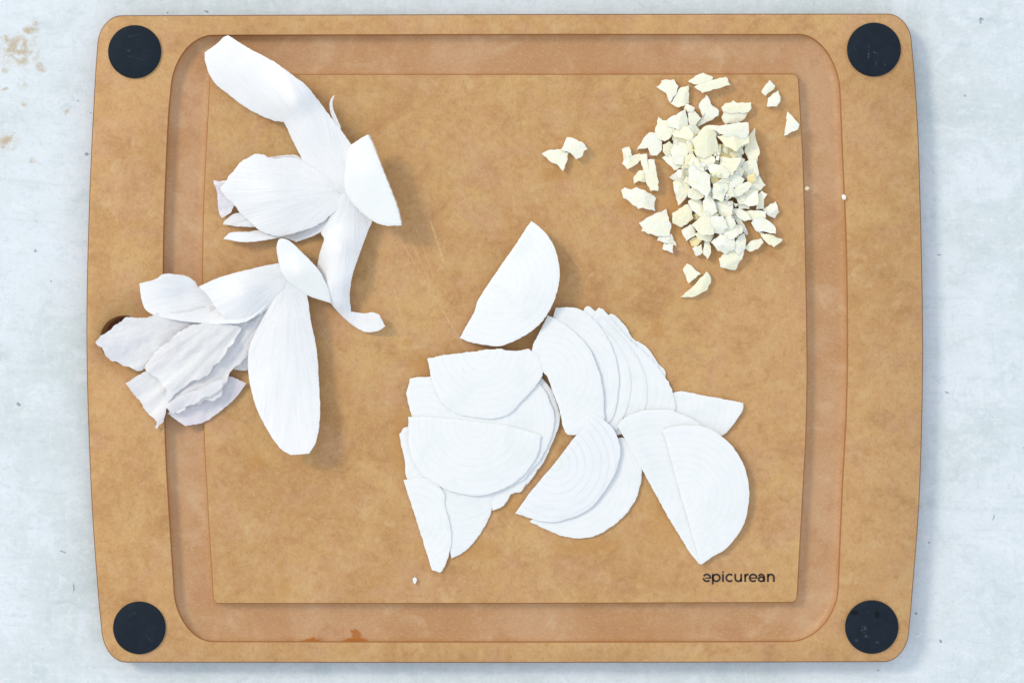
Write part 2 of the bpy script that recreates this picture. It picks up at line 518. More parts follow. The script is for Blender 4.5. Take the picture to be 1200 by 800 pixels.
def edge_dist(poly, q):
    d = np.full(len(q), 1e9)
    n = len(poly)
    for i in range(n):
        a, b = poly[i], poly[(i + 1) % n]
        ab = b - a
        t = np.clip(((q - a) @ ab) / (ab @ ab + 1e-12), 0, 1)
        d = np.minimum(d, np.linalg.norm(q - (a + t[:, None] * ab), axis=1))
    return d


def tps(ctrl):
    """thin-plate height field through (px, py, z) points"""
    C = np.array(ctrl, float)
    if C.ndim == 0:
        return lambda q: np.full(len(q), float(C))
    X = C[:, :2] / 100
    n = len(C)

    def phi(r):
        return np.where(r > 1e-9, r * r * np.log(np.maximum(r, 1e-9)), 0)
    K = phi(np.linalg.norm(X[:, None] - X[None], axis=2)) + np.eye(n) * 0.004
    Pm = np.hstack([np.ones((n, 1)), X])
    A = np.block([[K, Pm], [Pm.T, np.zeros((3, 3))]])
    w = np.linalg.lstsq(A, np.concatenate([C[:, 2], np.zeros(3)]), rcond=None)[0]
    lo, hi = C[:, 2].min() - 1.5, C[:, 2].max() + 1.5

    def f(q):
        Q = np.asarray(q, float) / 100
        U = phi(np.linalg.norm(Q[:, None] - X[None], axis=2))
        return np.clip(U @ w[:n] + w[n] + Q @ w[n + 1:], lo, hi)
    return f


def sheet(name, outline, ctrl, th, mat, centre, parent=None, jag=0.35, wave=0.0, wfreq=9.0, step=2.2, rings=0.0, seed=0, rag=0.0, floor=0.0):
    """a thin curved piece: outline in photo pixels, mid-surface height ctrl in mm over the board, thickness th mm"""
    rnd = random.Random(seed * 77 + len(outline))
    poly = np.array(outline_curve(outline, step))
    if jag or rag:
        nx = np.roll(poly, -1, 0) - np.roll(poly, 1, 0)
        nx = np.stack([-nx[:, 1], nx[:, 0]], 1) / (np.linalg.norm(nx, axis=1)[:, None] + 1e-9)
        am = np.array([mnoise.noise(Vector((p[0] * 0.28, p[1] * 0.28, seed * 3.1))) * jag * 1.4 +
                       mnoise.noise(Vector((p[0] * 0.09, p[1] * 0.09, seed * 5.7))) * rag for p in poly])
        poly = poly + nx * am[:, None]
    lo, hi = poly.min(0), poly.max(0)
    g = step * 1.25
    gx, gy = np.meshgrid(np.arange(lo[0], hi[0], g), np.arange(lo[1], hi[1], g))
    gx[1::2] += g / 2
    q = np.stack([gx.ravel(), gy.ravel()], 1)
    q = q[inside(poly, q)]
    if len(q):
        q = q[edge_dist(poly, q) > g * 0.55]
    pts = np.vstack([poly, q]) if len(q) else poly
    nb = len(poly)
    vs, es, fs, ov, oe, of = delaunay_2d_cdt([Vector(p) for p in pts], [(i, (i + 1) % nb) for i in range(nb)], [], 0, 1e-5)
    V = np.array([tuple(v) for v in vs])
    F = np.array([f for f in fs if len(f) == 3])
    F = F[inside(poly, V[F].mean(1))]
    # consistent upward winding (pixel y runs down)
    a, b, c = V[F[:, 0]], V[F[:, 1]], V[F[:, 2]]
    cr = (b[:, 0] - a[:, 0]) * (c[:, 1] - a[:, 1]) - (b[:, 1] - a[:, 1]) * (c[:, 0] - a[:, 0])
    F[cr > 0] = F[cr > 0][:, ::-1]
    # directed boundary
    cnt = {}
    for f in F:
        for i in range(3):
            cnt[(f[i], f[(i + 1) % 3])] = 1
    bnd = [e for e in cnt if (e[1], e[0]) not in cnt]
    bset = {i for e in bnd for i in e}
    z = tps(ctrl)(V)
    cx, cy = centre
    dx, dy = V[:, 0] - cx, V[:, 1] - cy
    ang = np.arctan2(dy, dx) / (2 * math.pi)
    base = math.atan2(pts[:, 1].mean() - cy, pts[:, 0].mean() - cx) / (2 * math.pi)
    ang = (ang - base + 0.5) % 1.0 + base - 0.5
    rad = np.hypot(dx, dy) * S * 1000
    if wave:
        z = z + np.array([wave * min(1, r / 14) * (mnoise.noise(Vector((an * wfreq * 6.28, r * 0.06, seed * 9.3))) * 1.5 +
                          0.5 * mnoise.noise(Vector((an * wfreq * 16, r * 0.05, seed * 4.1)))) for an, r in zip(ang, rad)])
    if wave > 0.4:
        z = z + np.array([0.30 * abs(mnoise.noise(Vector((p[0] * .11, p[1] * .11, seed * 1.9)))) + 0.16 * mnoise.noise(Vector((p[0] * .26, p[1] * .26, seed * 1.3))) for p in V])
    if rings:
        z = z + rings * np.sin(rad * 2 * math.pi / 3.1)
    z = z + np.array([0.16 * mnoise.noise(Vector((p[0] * .05, p[1] * .05, seed * 2.3))) for p in V])
    z = np.maximum(z, floor)
    P = np.array([W(p[0], p[1], TB + h / 1000) for p, h in zip(V, z)])
    fn = np.cross(P[F[:, 1]] - P[F[:, 0]], P[F[:, 2]] - P[F[:, 0]])
    N = np.zeros_like(P)
    for k in range(3):
        np.add.at(N, F[:, k], fn)
    N /= np.linalg.norm(N, axis=1)[:, None] + 1e-15
    half = np.array([th * (0.34 if i in bset else 0.5) for i in range(len(P))])[:, None] / 1000
    top, bot = P + N * half, P - N * half
    n = len(P)
    faces = [tuple(f) for f in F.tolist()] + [tuple(x + n for x in f[::-1]) for f in F.tolist()]
    faces += [(e[1], e[0], e[0] + n, e[1] + n) for e in bnd]
    uv = np.stack([ang, rad], 1)
    sharp = [(e[0], e[1]) for e in bnd] + [(e[0] + n, e[1] + n) for e in bnd]
    org = Vector((*P[:, :2].mean(0), bot[:, 2].min()))
    return link_mesh(name, np.vstack([top, bot]), faces, mat, parent, org, True, np.vstack([uv, uv]), sharp)


# ------------------------------------------------------------------ table
def build_table():
    nx, ny = 61, 45
    verts, faces = [], []
    for j in range(ny):
        for i in range(nx):
            x, y = (i / (nx - 1) - .5) * 1.5, (j / (ny - 1) - .5) * 1.1
            verts.append((x, y, 0.0))
    for j in range(ny - 1):
        for i in range(nx - 1):
            a = j * nx + i
            faces.append((a, a + 1, a + nx + 1, a + nx))
    o = link_mesh('tabletop', verts, faces, M_TABLE)
    tag(o, 'pale blue white weathered painted tabletop under the board', None, None, 'structure')


build_table()


# ------------------------------------------------------------------ cutting board
def loop_pts(segs, ns):
    """closed loop from four sides and four corners; ns samples on each, so loops match"""
    out = []
    for (kind, pts), n in zip(segs, ns):
        if kind == 'side':
            c = np.array(catmull(pts, False, 1.0))
        else:
            a, b, d = (np.array(p, float) for p in pts)
            t = np.linspace(0, 1, 60)[:, None]
            w = 0.7071
            c = ((1 - t) ** 2 * a + 2 * w * t * (1 - t) * b + t ** 2 * d) / ((1 - t) ** 2 + 2 * w * t * (1 - t) + t ** 2)
        L = np.concatenate([[0], np.cumsum(np.linalg.norm(np.diff(c, axis=0), axis=1))])
        s = np.linspace(0, L[-1], n + 1)[:-1]
        out += [(np.interp(v, L, c[:, 0]), np.interp(v, L, c[:, 1])) for v in s]
    return np.array(out)


NS = [60, 16, 50, 16, 60, 16, 50, 16]
OUT = [('side', [(142, 18), (600, 16.6), (1040, 16)]), ('c', [(1040, 16), (1066.5, 16), (1068.5, 47)]),
       ('side', [(1068.5, 47), (1073.5, 105), (1078, 200), (1082, 400), (1078.5, 570), (1070, 690), (1065.5, 742)]),
       ('c', [(1065.5, 742), (1062, 775.5), (1036, 775.5)]), ('side', [(1036, 775.5), (600, 776.3), (147, 776)]),
       ('c', [(147, 776), (121, 776), (118.5, 738)]),
       ('side', [(118.5, 738), (114, 690), (106, 570), (101, 400), (104, 240), (110.5, 100), (113.8, 52)]),
       ('c', [(113.8, 52), (116, 18), (142, 18)])]
GRO = [('side', [(250, 41), (600, 40), (937, 40)]), ('c', [(937, 40), (979, 41), (985, 104)]),
       ('side', [(985, 104), (989, 200), (993, 304), (993.5, 450), (987.5, 580), (983, 690)]),
       ('c', [(983, 690), (978, 752), (925, 752)]), ('side', [(925, 752), (600, 752.5), (250, 752)]),
       ('c', [(250, 752), (209, 752), (203.5, 695)]),
       ('side', [(203.5, 695), (198, 610), (193, 515), (191, 400), (191, 280), (196, 150), (199.5, 105)]),
       ('c', [(199.5, 105), (203, 41), (250, 41)])]
INN = [('side', [(252, 88), (600, 88), (929, 87.6)]), ('c', [(929, 87.6), (934.5, 87.6), (935, 94)]),
       ('side', [(935, 94), (941, 210), (945, 405), (944, 500), (940, 580), (933.5, 698)]),
       ('c', [(933.5, 698), (933, 704.7), (927, 704.7)]), ('side', [(927, 704.7), (600, 705.8), (257, 706)]),
       ('c', [(257, 706), (251, 706), (250.5, 699)]),
       ('side', [(250.5, 699), (243.5, 580), (239.5, 500), (238, 400), (239, 250), (246.5, 95)]),
       ('c', [(246.5, 95), (247, 88), (252, 88)])]


def offset_loop(L, d):
    t = np.roll(L, -1, 0) - np.roll(L, 1, 0)
    n = np.stack([t[:, 1], -t[:, 0]], 1) / np.linalg.norm(t, axis=1)[:, None]   # outwards for a clockwise pixel loop
    return L + n * d


def build_board():
    root = empty('cutting_board', (0, 0, 0))
    tag(root, 'tan wood fibre cutting board with juice groove and dark rubber corner dots', 'cutting board')
    o_, g_, i_ = (loop_pts(s, NS) for s in (OUT, GRO, INN))
    n = len(o_)
    verts, faces, fm = [], [], []

    def ring(L, z):
        s = len(verts)
        verts.extend(Vector((*W(p[0], p[1], TB).xy, z)) for p in L)
        return s

    def bridge(a, b, m, cnt=n):
        for k in range(cnt):
            k2 = (k + 1) % cnt
            faces.append((a + k, b + k, b + k2, a + k2))
            fm.append(m)
    rb = ring(o_, 0.0004)
    r1 = ring(o_, TB - 0.0007)
    r1b = ring(offset_loop(o_, -0.5), TB - 0.0002)
    r2 = ring(offset_loop(o_, -1.3), TB)
    bridge(r1, rb, 2)
    bridge(r1b, r1, 2)
    bridge(r2, r1b, 2)
    # grooved channel
    D = 0.0046
    prof = [0, .018, .045, .09, .15, .22, .30, .40, .5, .6, .70, .78, .85, .91, .955, .982, 1]
    rings = []
    for t in prof:
        dz = D * max(0.0, 1 - abs(2 * t - 1) ** 5.5) ** 0.47
        if t in (0, 1):
            dz = 0
        rings.append(ring(g_ + (i_ - g_) * t, TB - dz))
    for a, b, t in zip(rings, rings[1:], prof):
        bridge(b, a, 1 if 0.016 < t < 0.95 else 3)
    # hanging hole in the left rim
    hc, hr, hn = (145.5, 398), 27.5, 48
    hole = np.array([(hc[0] + hr * math.cos(-2 * math.pi * k / hn), hc[1] + hr * math.sin(-2 * math.pi * k / hn)) for k in range(hn)])
    h0 = ring(hole + (hole - np.array(hc)) * 0.04, TB)
    h1 = ring(hole, TB - 0.0006)
    h2 = ring(hole, 0.0004)
    bridge(h0, h1, 2, hn)
    bridge(h1, h2, 0, hn)
    # flat rim between the outer edge, the groove and the hole
    idx = list(range(r2, r2 + n)) + list(range(rings[0], rings[0] + n)) + list(range(h0, h0 + hn))
    p2 = [verts[i].xy for i in idx]
    ed = [(k, (k + 1) % n) for k in range(n)] + [(n + k, n + (k + 1) % n) for k in range(n)] + [(2 * n + k, 2 * n + (k + 1) % hn) for k in range(hn)]
    vs, es, fs, *_ = delaunay_2d_cdt(p2, ed, [], 0, 1e-7)
    A = np.array([tuple(p) for p in p2])
    OP, GP, HP = A[:n], A[n:2 * n], A[2 * n:]
    for f in fs:
        c = np.mean([A[i] for i in f], axis=0)[None]
        if inside(OP, c)[0] and not inside(GP, c)[0] and not inside(HP, c)[0]:
            a, b, d = (A[i] for i in f[:3])
            f = list(f)
            if (b[0] - a[0]) * (d[1] - a[1]) - (b[1] - a[1]) * (d[0] - a[0]) < 0:
                f = f[::-1]
            faces.append(tuple(idx[i] for i in f))
            fm.append(0)
    # plateau
    faces.append(tuple(reversed([rings[-1] + k for k in range(n)])))
    fm.append(0)
    faces.append(tuple(rb + k for k in range(n)))
    fm.append(2)
    sharp = []
    for s in (rings[0], rings[-1], r1):
        sharp += [(s + k, s + (k + 1) % n) for k in range(n)]
    sharp += [(h1 + k, h1 + (k + 1) % hn) for k in range(hn)]
    bm = bmesh.new()
    o = link_mesh('panel', verts, faces, None, root, (0, 0, 0), True, None, sharp, [M_BOARD, M_FLOOR, M_EDGE, M_WALL], fm)
    bm.from_mesh(o.data)
    bmesh.ops.recalc_face_normals(bm, faces=bm.faces)
    bm.to_mesh(o.data)
    bm.free()
    # rubber corner feet: a disc with a rounded rim
    disc_v, disc_f = [], []
    m = 64
    for r, z in ((0.985, -0.0006), (1.0, 0.0004), (0.992, 0.0009), (0.965, 0.0011), (0.5, 0.00105)):
        disc_v += [(r * math.cos(2 * math.pi * k / m), r * math.sin(2 * math.pi * k / m), z) for k in range(m)]
    for a in range(4):
        disc_f += [(a * m + k, a * m + (k + 1) % m, (a + 1) * m + (k + 1) % m, (a + 1) * m + k) for k in range(m)]
    disc_f.append(tuple(4 * m + k for k in range(m)))
    for i, (x, y, r) in enumerate([(158, 61, 31.3), (1024, 58.5, 31.7), (163.5, 735, 31), (1021.5, 734, 31.5)]):
        c = W(x, y, TB)
        link_mesh('rubber_foot', [(c.x + a * r * S * .985, c.y + b * r * S * .985, TB + z) for a, b, z in disc_v], disc_f, M_RUBBER, root, c)
    # printed word
    lv, lf = [], []

    def stroke(pts, w):
        P = [np.array(p, float) for p in pts]
        s = len(lv)
        for k, p in enumerate(P):
            d = P[min(k + 1, len(P) - 1)] - P[max(k - 1, 0)]
            d /= np.linalg.norm(d)
            nn = np.array([-d[1], d[0]]) * w / 2
            lv.append(W(*(p + nn), TB + 0.00012))
            lv.append(W(*(p - nn), TB + 0.00012))
        for k in range(len(P) - 1):
            lf.append((s + 2 * k, s + 2 * k + 1, s + 2 * k + 3, s + 2 * k + 2))

    def arc(cx, cy, rx, ry, a0, a1, k=18):
        return [(cx + rx * math.cos(R(a0 + (a1 - a0) * i / k)), cy + ry * math.sin(R(a0 + (a1 - a0) * i / k))) for i in range(k + 1)]
    w = 2.15
    yc, ry, rx = 676.6, 4.05, 4.1
    bx = yc + ry
    x = 828.4                                                   # first e: its bowl is cut open on the left
    stroke(arc(x, yc, rx, ry, 176, 42, 12), w); stroke(arc(x, yc, rx, ry, 208, 360, 14), w); stroke([(x - rx * .45, yc + .2), (x + rx + .8, yc + .2)], 1.5)
    x = 839.4
    stroke(arc(x, yc, rx, ry, 0, 360, 26), w); stroke([(x - rx, yc - ry - .6), (x - rx, yc + 7.6)], w)
    stroke([(847.2, yc - 4.6), (847.2, bx + .7)], w); stroke([(847.2, yc - 7.6), (847.2, yc - 5.9)], 1.9)
    x = 855.2
    stroke(arc(x, yc, rx, ry, 45, 315, 20), w)
    x = 865.1
    stroke([(x - 3.5, yc - 4.6), (x - 3.5, yc + .6)] + arc(x, yc + .6, 3.5, 3.4, 180, 0, 14)[1:], w); stroke([(x + 3.5, yc - 4.6), (x + 3.5, bx + .7)], w)
    x = 873.2
    stroke([(x, yc - 4.6), (x, bx + .7)], w); stroke(arc(x + 3.4, yc - .4, 3.4, 3.6, 180, 280, 10), w)
    x = 882.6
    stroke(arc(x, yc, rx, ry, 360, 42, 26), w); stroke([(x - rx * .8, yc + .2), (x + rx + .8, yc + .2)], 1.5)
    x = 892.4
    stroke(arc(x - .3, yc + 1.5, 3.2, 2.5, 0, 360, 20), w); stroke(arc(x - .3, yc - .7, 3.3, 3.3, 205, 360, 12) + [(x + 3, bx + .7)], w)
    x = 903.4
    stroke([(x - 3.5, yc - 4.6), (x - 3.5, bx + .7)], w); stroke(arc(x, yc - .6, 3.5, 3.4, 180, 360, 14) + [(x + 3.5, bx + .7)], w)
    c = W(865, 677, TB)
    lt = link_mesh('lettering', lv, lf, M_INK, root, c, False)
    bm = bmesh.new(); bm.from_mesh(lt.data)
    for f in bm.faces:
        if f.normal.z < 0: f.normal_flip()
    bm.to_mesh(lt.data); bm.free()


build_board()

# ------------------------------------------------------------------ onion slices
SG = 'half moon onion slices on the cutting board'
NSL = [0]


def slice_(label, outline, ctrl, centre, th=1.7, jag=0.4, rag=0.0, mat=None):
    NSL[0] += 1
    if 'lone' not in label and isinstance(ctrl, list):
        ctrl = [(x, y, z * 0.60) for x, y, z in ctrl]
    if 'crumb' not in label:
        th *= 0.58
        rag = max(rag, 0.5)
        jag *= 1.35
    o = sheet('onion_slice', outline, ctrl, th, mat or M_SLICE, centre, None, jag, rings=0.0, seed=NSL[0], rag=rag, floor=th * 0.5)
    tag(o, label, 'onion slice', SG)
    return o


slice_('lone half moon onion slice standing apart above the pile of slices',
       [(622.5, 259, 1), (632, 266), (641, 275), (650, 291), (656, 317), (652, 345), (641, 368), (630, 382), (610, 396), (587, 405), (568, 404), (552, 401), (538.5, 396, 1), (556, 365), (563, 347), (600, 293)],
       [(622, 259, 7), (655, 317, 9.5), (641, 368, 7.5), (587, 405, 4.5), (539, 396, 2.0), (580, 328, 5), (615, 335, 8.5)], (583, 328), 1.9, .3)
# left stack, from the board upwards
slice_('small onion slice end peeking out below the right side of the left stack',
       [(577, 560), (600, 520), (630, 530), (634, 545), (622, 556), (611, 575), (600, 578), (590, 592), (577, 598, 1)], 1.1, (560, 520))
slice_('onion slice with fine radial lines lying at the bottom middle of the left stack',
       [(519, 572), (548, 560), (577, 560), (578, 580), (574, 604), (562, 626), (548, 643), (529, 654, 1), (523, 620)],
       [(519, 572, 3), (577, 570, 3), (576, 600, 1.2), (540, 640, 1.1), (529, 654, 1)], (540, 560))
slice_('narrow onion slice tilted down at the lower left end of the left stack',
       [(472.5, 562, 1), (490, 560), (505, 562), (520, 576), (521, 590), (526, 610), (529, 630), (526, 650), (519, 668), (514, 670), (506, 667, 1), (498, 640), (486, 603)],
       [(473, 562, 3), (521, 580, 4.2), (528, 630, 2.6), (512, 668, 1), (486, 605, 1.2)], (485, 610))
slice_('onion slice showing only a ragged left edge under the left stack',
       [(468, 508, 1), (482, 500), (540, 520), (580, 560), (540, 580), (500, 577), (478, 562), (474, 540)],
       [(468, 508, 1.6), (478, 562, 2.2), (540, 530, 3.2), (580, 560, 3)], (470, 530), rag=1.0)
slice_('wide onion slice at the bottom right of the left stack with its rim outermost',
       [(560, 470), (620, 440), (643, 452), (655, 480), (655, 497), (647, 520), (633, 547), (611, 573), (590, 578), (560, 560)],
       [(620, 440, 3.2), (655, 490, 2.2), (633, 547, 1.6), (600, 572, 1.4), (560, 500, 2.2)], (560, 505))
slice_('broad onion slice in the middle of the left stack, its chord at upper left',
       [(480, 443, 1), (501, 441), (560, 436), (615, 440), (636, 455), (648, 480), (649, 500), (640, 525), (625, 548), (604, 566), (560, 560), (500, 520), (478, 470)],
       [(480, 445, 2.6), (560, 440, 4.6), (648, 485, 4.2), (604, 566, 3.0), (540, 520, 4.2)], (500, 500), rag=1.2)
slice_('large half moon onion slice on top of the lower left stack',
       [(478.5, 488, 1), (515, 489), (560, 494), (600, 500), (634, 510, 1), (630, 532), (618, 551), (600, 567), (578, 577), (555, 580.5), (528, 575), (505, 564), (490, 550), (480, 525)],
       [(479, 489, 5.0), (560, 494, 5.9), (634, 510, 5.8), (610, 560, 5), (555, 580, 4.8), (488, 548, 4.4), (555, 530, 6.1)], (556, 498), 1.7, .4)
slice_('half moon onion slice with rounded lower edge topmost at the top of the left stack',
       [(501, 420, 1), (520, 416), (545, 413), (580, 409), (604, 411), (619, 408.5, 1), (634, 420), (636, 438), (628, 452), (615, 466), (597, 484), (577, 490), (556, 488.5), (536, 484), (518, 470), (507, 448)],
       [(501, 420, 5.2), (560, 411, 6.0), (634, 425, 7), (615, 466, 6.6), (577, 490, 6.2), (530, 482, 5.6), (570, 440, 7.2)], (567, 412), 1.8, .5)
# fan in the middle, from the board upwards
slice_('wedge of onion slice pointing right from under the front right pair',
       [(770, 480), (791, 459), (830, 464), (871, 472, 1), (870, 481), (860, 496), (846, 510), (820, 515), (790, 505)],
       [(791, 459, 1.2), (871, 472, 3.2), (846, 510, 1.6), (790, 505, 1)], (770, 470))
slice_('thin onion slice lowest and furthest back in the fan',
       [(716, 368), (733, 382), (741, 396), (757, 406), (770, 424), (780, 440), (760, 470), (720, 440), (704, 390)],
       [(716, 368, 3.4), (741, 396, 1.4), (780, 440, 1.2), (730, 440, 1.4)], (700, 450))
slice_('onion slice with a ragged upper edge on the outer right of the fan',
       [(702, 360.5, 1), (712, 367), (722, 380), (735, 394), (752, 410), (770, 428), (783, 447), (790, 466), (791, 482), (775, 500), (740, 506), (705, 480), (690, 420), (692, 375)],
       [(702, 361, 4.6), (740, 398, 3.0), (790, 470, 2.4), (740, 505, 2.0), (700, 440, 2.8)], (705, 455), 1.8, .7, .8)
slice_('thin onion slice just right of the third leaf in the fan',
       [(684, 364), (705, 371), (726, 391), (744, 414), (756, 440), (758, 466), (752, 488), (738, 506), (705, 504), (684, 450)],
       [(684, 364, 4.6), (756, 440, 3.3), (738, 504, 2.8), (700, 490, 2.4), (695, 440, 3.2)], (690, 452), 1.5)
slice_('onion slice third from the left in the fan',
       [(668, 366), (695, 376), (715, 392), (731, 413), (739, 440), (738, 465), (731, 488), (722, 504), (690, 500), (670, 440)],
       [(668, 366, 4.4), (739, 440, 3.7), (722, 504, 3.2), (685, 490, 2.4), (680, 440, 3.4)], (670, 450))
slice_('onion slice second from the left in the fan with the highest upper tip',
       [(651, 361, 1), (668, 360), (686, 366), (703, 382), (716, 405), (724, 432), (724, 462), (716, 492), (690, 505), (665, 480), (655, 420), (648, 380)],
       [(651, 361, 6.0), (703, 382, 5.8), (724, 440, 4.9), (700, 500, 4.2), (665, 480, 3.6), (660, 420, 5.0)], (655, 445), 1.8)
slice_('leftmost onion slice of the fan, resting against the left stack',
       [(642, 369.5, 1), (655, 376), (672, 388), (690, 408), (702, 436), (707, 466), (706, 495), (685, 506), (664, 508), (656, 482), (645, 450), (631, 425), (624, 408)],
       [(642, 370, 7.2), (624, 408, 6.4), (690, 410, 7.6), (707, 470, 7.0), (664, 508, 5.6), (690, 505, 6.4), (655, 480, 6.6), (660, 440, 7.6)], (640, 440), 1.8, .5)
# front pieces
slice_('lower onion slice of the front middle pair, partly covered',
       [(725, 513), (735, 516), (745, 528), (752, 552), (747, 580), (735, 600), (723, 612), (705, 624), (685, 630), (665, 629), (647, 623), (621, 611, 1), (660, 560), (700, 525)],
       [(725, 513, 3.2), (752, 555, 2), (685, 630, 1.3), (621, 611, 1.0), (680, 570, 1.4)], (672, 562))
slice_('upper onion slice of the front middle pair showing a greenish ringed centre',
       [(696, 484, 1), (709, 493), (721, 506), (727, 528), (721, 553), (709, 574), (690, 596), (664, 608), (638, 611), (604, 601, 1), (625, 572), (653, 539), (674, 511)],
       [(696, 484, 7.8), (722, 508, 7.2), (727, 530, 6.0), (690, 596, 3.8), (640, 610, 3.0), (604, 601, 1.8), (650, 542, 4)], (651, 543), 1.7, .25, mat=M_SLICE_RING)
slice_('lower onion slice of the front right pair with its straight edge showing',
       [(723.5, 499, 1), (732, 489), (750, 482), (770, 480), (791, 482), (830, 505), (860, 560), (850, 620), (819, 661, 1), (806, 643), (780, 600), (750, 546)],
       [(723, 499, 5.6), (770, 480, 5.2), (791, 482, 4.8), (860, 560, 3), (819, 661, 1.2), (760, 560, 2.4)], (772, 580), 1.8, .4)
slice_('upper onion slice of the front right pair, large rounded edge to the right',
       [(776, 504, 1), (790, 499), (808, 498), (829, 501), (852, 516), (866, 534), (875, 556), (878, 580), (874, 606), (866, 624), (851, 642), (836, 651), (821, 661.5, 1), (810, 622), (795, 570), (783, 525)],
       [(776, 504, 6.6), (829, 501, 6.8), (876, 570, 5.5), (851, 642, 3.4), (821, 661, 2.8), (796, 570, 4.6), (830, 570, 6.4)], (800, 580), 1.8, .3)


# ------------------------------------------------------------------ onion trimmings (outer layers still joined at the root)
t1 = empty('onion_trimming', W(405, 225, TB))
tag(t1, 'upper left onion trimming of peeled white layers with a curled tail', 'onion peel', 'onion peelings on the left of the board')
r1c = (408, 222)
sheet('layer', [(240, 62, 1), (254, 52), (262, 44.5), (267, 42), (271, 44), (292, 57), (320, 72), (345, 90), (360, 102), (375, 121), (388, 138), (400, 153), (412, 170, 1), (420, 195), (412, 226), (398, 226), (380, 218), (367, 207), (360, 197), (352, 182), (342, 162), (333.5, 143, 1), (327, 142), (315, 139), (290, 127), (270, 112), (250, 95), (241, 73)],
      [(240, 62, 4.0), (268, 43, 6.0), (300, 62, 9), (345, 90, 13), (375, 121, 10), (412, 170, 10), (250, 95, 4.0), (270, 108, 3.4), (290, 127, 3.2), (315, 139, 4), (333, 142, 6.5), (345, 120, 15.5), (352, 182, 5), (368, 150, 11), (375, 207, 6), (405, 222, 9.5), (290, 90, 8)],
      0.9, M_LAYER, r1c, t1, .5, .16, 9, seed=21)
sheet('curled_shred', [(392, 112), (389.8, 119), (390.5, 128), (394.5, 138), (399.5, 150), (397, 151), (391, 141), (387, 130), (386.5, 120), (389.5, 113.5)],
      [(392, 112, 13), (388, 125, 11), (398, 150, 10), (395, 135, 10.5)], 0.5, M_PAPER, (400, 160), t1, .1, seed=22, step=1.2)
sheet('layer', [(259, 223), (266, 211), (275, 199), (284, 188.5), (292, 184), (300, 180.4), (309, 182), (320, 186), (335, 185), (353, 186.5), (385, 200), (410, 218), (407, 234), (392, 248), (374, 263), (359, 268.5), (329, 277), (311, 272.5), (299, 266), (287, 253), (272, 238)],
      [(259, 223, 5), (300, 181, 6), (353, 186, 4.5), (408, 222, 8.5), (374, 263, 6), (329, 277, 5.5), (287, 253, 4.5), (320, 225, 9.5), (365, 225, 8)],
      0.8, M_LAYER, r1c, t1, .7, .22, 9, rag=1.5, seed=23)
sheet('layer', [(315, 187), (330, 182.5), (345, 181.5), (353, 185), (385, 205), (400, 225), (360, 240), (330, 210)],
      [(315, 187, 2.5), (350, 182, 3.5), (400, 225, 7), (350, 230, 3)], 0.6, M_PAPER, r1c, t1, .6, .3, 9, seed=24)
a = sheet('papery_skin', [(249.5, 211, 1), (258, 212.5), (269, 211.6), (280, 215), (290, 240), (276, 240), (270, 249), (260, 255.5, 1), (256, 247), (254, 226)],
          [(249, 211, 4), (260, 255, 2.5), (290, 235, 4)], 0.35, M_LILAC, (330, 225), t1, .7, .5, 12, seed=25)
a['label'] = 'crinkled lilac papery skin'
sheet('papery_skin', [(261.5, 263, 1), (264, 258), (274, 251), (290, 250), (310, 262), (300, 266), (281, 265.5)],
      [(262, 262, 2), (290, 252, 3.5), (300, 266, 3)], 0.4, M_PAPER, (340, 235), t1, .5, .3, 12, seed=26)
sheet('layer', [(262, 280, 1), (270.5, 272.5), (290, 272), (302, 270), (332, 270), (356, 262), (383, 252), (382, 262), (377, 271), (362, 278.5), (347, 283.6, 1), (338, 280), (329, 278.5), (305, 282.5), (284, 283.6)],
      [(262, 280, 4), (302, 271, 2.6), (300, 283, 5), (347, 283, 2), (383, 255, 5), (330, 274, 3.4)], 0.7, M_LAYER, (408, 235), t1, .4, .3, 12, seed=27)
sheet('layer', [(398, 230), (412, 226), (424, 240), (436, 256), (431, 271), (422, 295), (413, 322), (409.5, 346), (411.5, 365, 1), (425, 367), (437, 366), (444.5, 368.6, 1), (448, 376), (451.5, 382, 1), (443, 387.5), (428, 388.7), (413, 380.6), (398, 367), (386, 352), (377, 334), (372.5, 316), (374.7, 298), (380, 281), (376.5, 272), (384, 258)],
      [(405, 230, 9.5), (436, 256, 5), (420, 295, 7), (410, 346, 5), (411, 366, 1.5), (451, 382, 5), (440, 368, 5.5), (425, 388, 1.6), (398, 367, 2.2), (374, 316, 5), (378, 272, 4), (398, 290, 11), (394, 330, 10), (400, 355, 6), (428, 378, 1.6)],
      0.8, M_LAYER, (415, 200), t1, .35, .16, 12, seed=28)
a = sheet('end_wedge', [(408.5, 178), (412, 171), (416, 167.5), (425, 161.5), (431.5, 158, 1), (437, 168), (449, 199), (461, 229), (467, 245.5), (471, 264, 1), (452, 264), (437, 258), (422, 246), (412, 235), (405, 220), (406, 196)],
          [(412, 171, 12), (431, 158, 15), (449, 199, 15.5), (471, 264, 13.5), (437, 258, 11), (407, 218, 10.5), (425, 205, 14)], 2.6, M_ROOT, (395, 240), t1, .5, seed=29)
a['label'] = 'thick solid end wedge with one straight cut edge'

